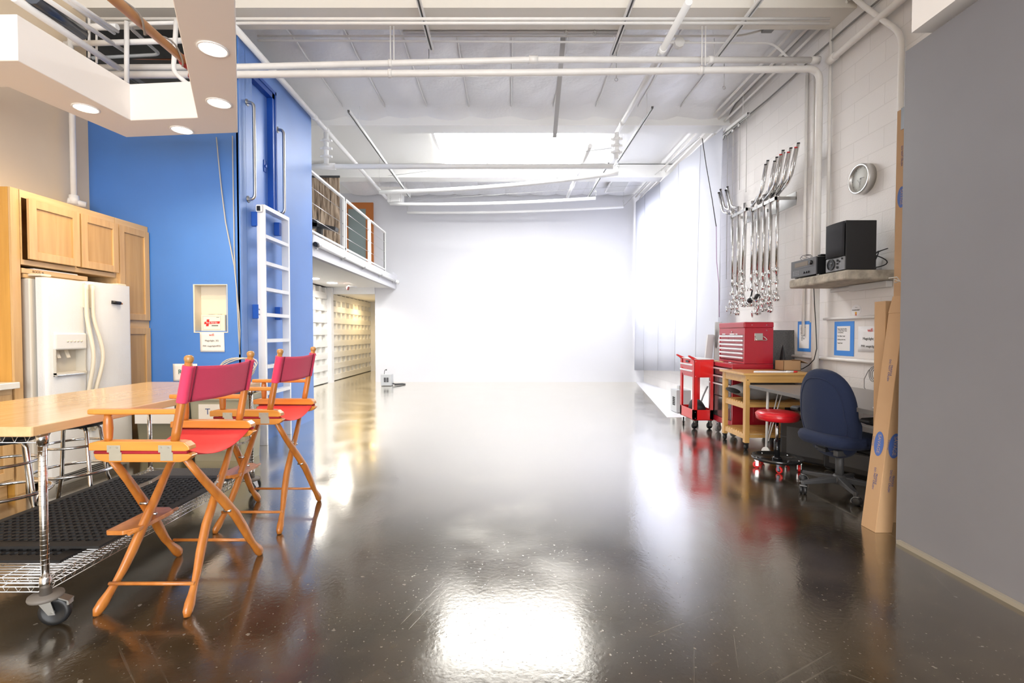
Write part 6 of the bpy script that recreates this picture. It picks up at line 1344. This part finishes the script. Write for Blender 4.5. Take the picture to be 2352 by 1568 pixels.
spec = [(0.0, -0.006, 0.90), (0.35, -0.006, 0.90), (0.7, -0.004, 0.90), (0.93, 0.0, 0.90), (1.0, 0.006, 0.90)]
vs = [shell(i / n, v, o, s) for (v, o, s) in spec for i in range(n)]
bk.add(vs, [(k * n + i, (k + 1) * n + i, (k + 1) * n + (i + 1) % n, k * n + (i + 1) % n) for k in range(len(spec) - 1) for i in range(n)], True)
bk.build('back_shell', NAVY, oc)
pad = MB()
spec = [(1.0 * 0.88, 0.004, 0.92), (0.97, 0.0, 1.0), (1.03, 0.018, 1.0), (1.05, 0.045, 1.0), (1.0, 0.068, 1.0), (0.85, 0.078, 1.0), (0.4, 0.072, 1.0), (0.0, 0.070, 1.0)]
vs = [shell(i / n, v, o, s) for (v, o, s) in spec for i in range(n)]
pad.add(vs, [(k * n + i, (k + 1) * n + i, (k + 1) * n + (i + 1) % n, k * n + (i + 1) % n) for k in range(len(spec) - 1) for i in range(n)], True)
pad.build('back_cushion', NAVY, oc)
MB().tube([shell(i / 40, 0.90, -0.001, 0.93) for i in range(40)], 0.004, 6, True).build('piping', NAVY, oc)
MB().bar((-0.175, 0, 0.44), (-0.14, 0, 0.355), 0.07, 0.02, (1, 0, 0)).bar((-0.16, 0, 0.355), (0.02, 0, 0.355), 0.07, 0.025).build('back_bracket', BLACK, oc)
MB().box(-0.12, 0.16, -0.10, 0.10, 0.345, 0.392).box(-0.16, -0.05, -0.14, -0.10, 0.33, 0.375).build('mechanism', DGREY, oc, bevel=0.006)
MB().tube([(0.02, 0, 0.10), (0.02, 0, 0.35)], 0.030, 18).build('gas_column', DGREY, oc); MB().tube([(0.04, -0.10, 0.36), (0.03, -0.25, 0.35), (0.02, -0.28, 0.34)], 0.008, 8).build('lever', BLACK, oc)
for s in (-1, 1):
    MB().tube(roundpath([(0.03, s * 0.15, 0.375), (0.03, s * 0.305, 0.385), (0.02, s * 0.315, 0.60)], 0.06), 0.017, 10).build('arm_support', BLACK, oc)
    MB().prism([(-0.12, 0.622), (-0.125, 0.640), (-0.10, 0.652), (0.10, 0.652), (0.14, 0.640), (0.14, 0.625), (0.06, 0.600), (-0.06, 0.600)], s * 0.315 - 0.04, s * 0.315 + 0.04, 'Y').build('arm_pad', BLACK, oc, bevel=0.014, seg=3)
bs = MB().lathe([(0.0, 0.145), (0.04, 0.145), (0.055, 0.12), (0.05, 0.075), (0.0, 0.07)], (0.02, 0, 0), n=20).build('base_hub', DGREY, oc)
YAW = R(14)
for k in range(5):
    a = R(183 + 72 * k) - YAW; d = Vector((math.cos(a), math.sin(a), 0)); sd = Vector((-d.y, d.x, 0)); o = Vector((0.02, 0, 0))
    st_ = MB(); p0 = o + d * 0.03; p1 = o + d * 0.31
    st_.add([tuple(p0 + sd * 0.030 + Vector((0, 0, 0.135))), tuple(p0 - sd * 0.030 + Vector((0, 0, 0.135))), tuple(p1 - sd * 0.018 + Vector((0, 0, 0.098))), tuple(p1 + sd * 0.018 + Vector((0, 0, 0.098))),
             tuple(p0 + sd * 0.026 + Vector((0, 0, 0.085))), tuple(p0 - sd * 0.026 + Vector((0, 0, 0.085))), tuple(p1 - sd * 0.016 + Vector((0, 0, 0.072))), tuple(p1 + sd * 0.016 + Vector((0, 0, 0.072)))],
            [(3, 2, 1, 0), (4, 5, 6, 7), (0, 1, 5, 4), (1, 2, 6, 5), (2, 3, 7, 6), (3, 0, 4, 7)])
    so = st_.build('star_arm', DGREY, oc, bevel=0.006)
    MB().tube([tuple(p1 - d * 0.012 + Vector((0, 0, 0.05))), tuple(p1 - d * 0.012 + Vector((0, 0, 0.10)))], 0.014, 10).build('stem', DGREY, so)
    wa = a + 0.9; M = Matrix.Rotation(wa, 3, 'Z'); wc_ = p1 - d * 0.012 + M @ Vector((0.012, 0, 0)) + Vector((0, 0, 0.0315))
    for s in (-1, 1):
        t = MB().lathe([(0.0, -0.011), (0.024, -0.011), (0.031, -0.006), (0.031, 0.006), (0.024, 0.011), (0.0, 0.011)], (0, s * 0.0145, 0), 'Y', 20); q = MB(); q.add([tuple(M @ Vector(v) + wc_) for v in t.v], t.f, True); q.build('twin_wheel', BLACK, so)
    t = MB()
    t.grid(lambda u, v: tuple(M @ Vector((-0.034 * math.cos(PI * u * 0.75 - 0.4), -0.024 + 0.048 * v, 0.034 * math.sin(PI * u * 0.75 - 0.4))) + wc_), 10, 2); t.build('caster_hood', mat('hood_grey', (0.20, 0.20, 0.20), 0.35), so, solid=0.003)
place(oc, (2.64, 3.86, 0), YAW)

# ================================================================== CARDBOARD TUBES BY THE GREY WALL
def leanbox(base, top, u, v, label, name='cardboard_box', prints=None, flap=False):
    base = Vector(base); top = Vector(top); u = Vector(u); v = Vector(v)
    t_ = thing(name, label, 'cardboard box', tuple(base), 'long cardboard boxes by the grey wall')
    ax = (top - base); m = MB()
    bz = [base + a * u + b * v for a, b in ((0, 0), (1, 0), (1, 1), (0, 1))]
    tp = [p + ax for p in bz]
    m.add([tuple(p) for p in bz + tp], [(3, 2, 1, 0), (0, 1, 5, 4), (1, 2, 6, 5), (2, 3, 7, 6), (3, 0, 4, 7), (4, 5, 6, 7)])
    b = m.build('box_body', CARD, t_, bevel=0.002, seg=1)
    if flap:
        n = u.cross(ax).normalized(); e = tp[0]
        w_ = tp[3] - tp[0]
        MB().add([tuple(tp[0]), tuple(tp[3]), tuple(tp[3] + Vector((0.018, 0, 0.11)) - w_ * 0.1), tuple(tp[0] + Vector((0.018, 0, 0.11)) + w_ * 0.1)], [(0, 1, 2, 3)]).build('top_flap', CARD, t_, solid=0.003)
        MB().add([tuple(tp[0]), tuple(tp[1]), tuple(tp[1] + Vector((0.02, 0.03, 0.10))), tuple(tp[0] + Vector((0.022, 0.03, 0.10)))], [(0, 1, 2, 3)]).build('top_flap', CARD, t_, solid=0.003)
        MB().add([tuple(tp[0] + Vector((0.01, 0.01, 0.002))), tuple(tp[1] + Vector((-0.005, 0.01, 0.002))), tuple(tp[2] + Vector((-0.005, -0.01, 0.002))), tuple(tp[3] + Vector((0.01, -0.01, 0.002)))], [(0, 1, 2, 3)]).build('dark_opening', CARDD, t_)
    return t_, b, ax, u, v, base
def boxtext(b, base, ax, u, s_, size, along, across, m, name='lettering'):
    """lettering that runs down the box face spanned by u (across) and ax (along)"""
    cu = bpy.data.curves.new('t', 'FONT'); cu.body = s_; cu.size = size; cu.align_x = 'CENTER'; cu.align_y = 'CENTER'; cu.extrude = 0.0003; cu.space_line = 0.95
    t = bpy.data.objects.new('t', cu); COL.objects.link(t); dg = bpy.context.evaluated_depsgraph_get(); dg.update()
    me = bpy.data.meshes.new_from_object(t.evaluated_get(dg)); bpy.data.objects.remove(t)
    X = -(ax.normalized()); Yv = u.normalized(); N_ = X.cross(Yv)
    out_ = N_.normalized(); 
    c = base + ax * along + (u * across if across >= 0.09 else u.normalized() * across) + out_ * 0.0012
    M = Matrix(((X.x, Yv.x, out_.x, c.x), (X.y, Yv.y, out_.y, c.y), (X.z, Yv.z, out_.z, c.z), (0, 0, 0, 1)))
    me.transform(M); me.transform(Matrix.Translation(-ORG[b.name])); me.materials.clear(); me.materials.append(m)
    o = bpy.data.objects.new(name, me); COL.objects.link(o); o.parent = b; ORG[o.name] = ORG[b.name]
def boxoval(b, base, ax, u, along, across, ra, rb_, m, off=0.0008):
    X = ax.normalized(); Yv = u.normalized(); o = (-X).cross(Yv).normalized()
    c = base + ax * along + (u * across if across >= 0.09 else u.normalized() * across) + o * off; n = 28
    pts = [c + X * ra * math.cos(2 * PI * i / n) + Yv * rb_ * math.sin(2 * PI * i / n) for i in range(n)]
    MB().add([tuple(p) for p in pts], [tuple(range(n))]).build('printed_oval', m, b)
inkp = mat('print_blue', (0.05, 0.08, 0.24), 0.8); ovb = mat('oval_blue', (0.06, 0.12, 0.36), 0.7); cardl = mat('print_card', (0.42, 0.30, 0.22), 0.8)
# nearest box: left face (towards -X) and front face (towards the camera)
B0 = Vector((2.350, 3.075, 0.0)); T0 = Vector((2.525, 3.10, 1.405))
nb = leanbox(B0, T0, (0.108, 0.0, -0.0), (0.0, 0.125, 0), 'nearest long cardboard box leaning beside the grey wall, flaps open', flap=True)
t_, b, ax, u, v, base = nb
for (face_u, org_) in ((u, base), (-v, base + v)):
    boxoval(b, org_, ax, face_u, 0.395, 0.50, 0.080, 0.040, ovb); boxtext(b, org_ , ax, face_u, 'SAVAGE', 0.034, 0.395, 0.50, cardl)
    boxtext(b, org_, ax, face_u, 'FRAGILE\nDO NOT CRUSH', 0.019, 0.235, 0.55, inkp); boxtext(b, org_, ax, face_u, 'FRAGILE\nDO NOT CRUSH', 0.019, 0.735, 0.62, inkp)
    boxtext(b, org_, ax, face_u, 'Background Paper', 0.009, 0.40, 0.10, inkp)
# box behind it with only its left face showing
B1 = Vector((2.53, 3.24, 0)); T1 = Vector((2.548, 3.28, 1.49))
leanbox(B1, T1, (0.10, 0, 0), (0, 0.10, 0), 'shorter cardboard box hidden behind the nearest leaning box')
# tall box behind, half hidden by the grey wall, tied to the wall with white string
q0 = onplane(2062, 600, y=3.42); tz = onplane(2063, 238, y=3.42).z
QX = 2.805
nb2 = leanbox((QX, 3.42, dz1 + 0.001), (QX + 0.002, 3.42, tz), (0.13, 0, 0), (0, 0.12, 0), 'tallest cardboard box standing on the desk end behind the grey wall edge')
t_, b, ax, u, v, base = nb2
base2 = base + v
al = (onplane(2070, 452, y=3.48).z - dz1) / (tz - dz1); boxoval(b, base2, ax, -v, al, 0.055, 0.075, 0.036, ovb); boxtext(b, base2, ax, -v, 'SAVAGE', 0.030, al, 0.055, cardl)
boxtext(b, base2, ax, -v, 'FRAGILE\nDO NOT CRUSH', 0.019, (onplane(2070, 357, y=3.48).z - dz1) / (tz - dz1), 0.06, inkp)
zt1, zt0 = onplane(2070, 246, y=3.48).z, onplane(2070, 296, y=3.48).z
MB().box(QX - 0.002, QX - 0.0005, 3.421, 3.50, zt0, zt1).build('grey_tape', mat('duct_grey', (0.20, 0.22, 0.25), 0.4), b)
leanbox((2.455, 3.22, 0), (2.56, 3.24, 1.30), (0.07, 0, 0), (0, 0.06, 0), 'cardboard box tight behind the end of the grey wall, only its low edge in view')
stg = MB(); a_ = onplane(2055, 637, y=3.36)
stg.tube([(a_.x - 0.01, 3.40, a_.z), (a_.x + 0.03, 3.38, a_.z + 0.005), (a_.x + 0.06, 3.39, a_.z - 0.02), (a_.x + 0.02, 3.38, a_.z - 0.035), (a_.x + 0.00, 3.37, a_.z - 0.01), (a_.x + 0.05, 3.36, a_.z - 0.03), (a_.x + 0.07, 3.37, a_.z - 0.13), (a_.x + 0.085, 3.37, a_.z - 0.22)], 0.004, 6)
tag(stg.build('white_string', mat('string_white', (0.75, 0.72, 0.68), 0.8)), 'white string knotted round the tall cardboard box', 'string')
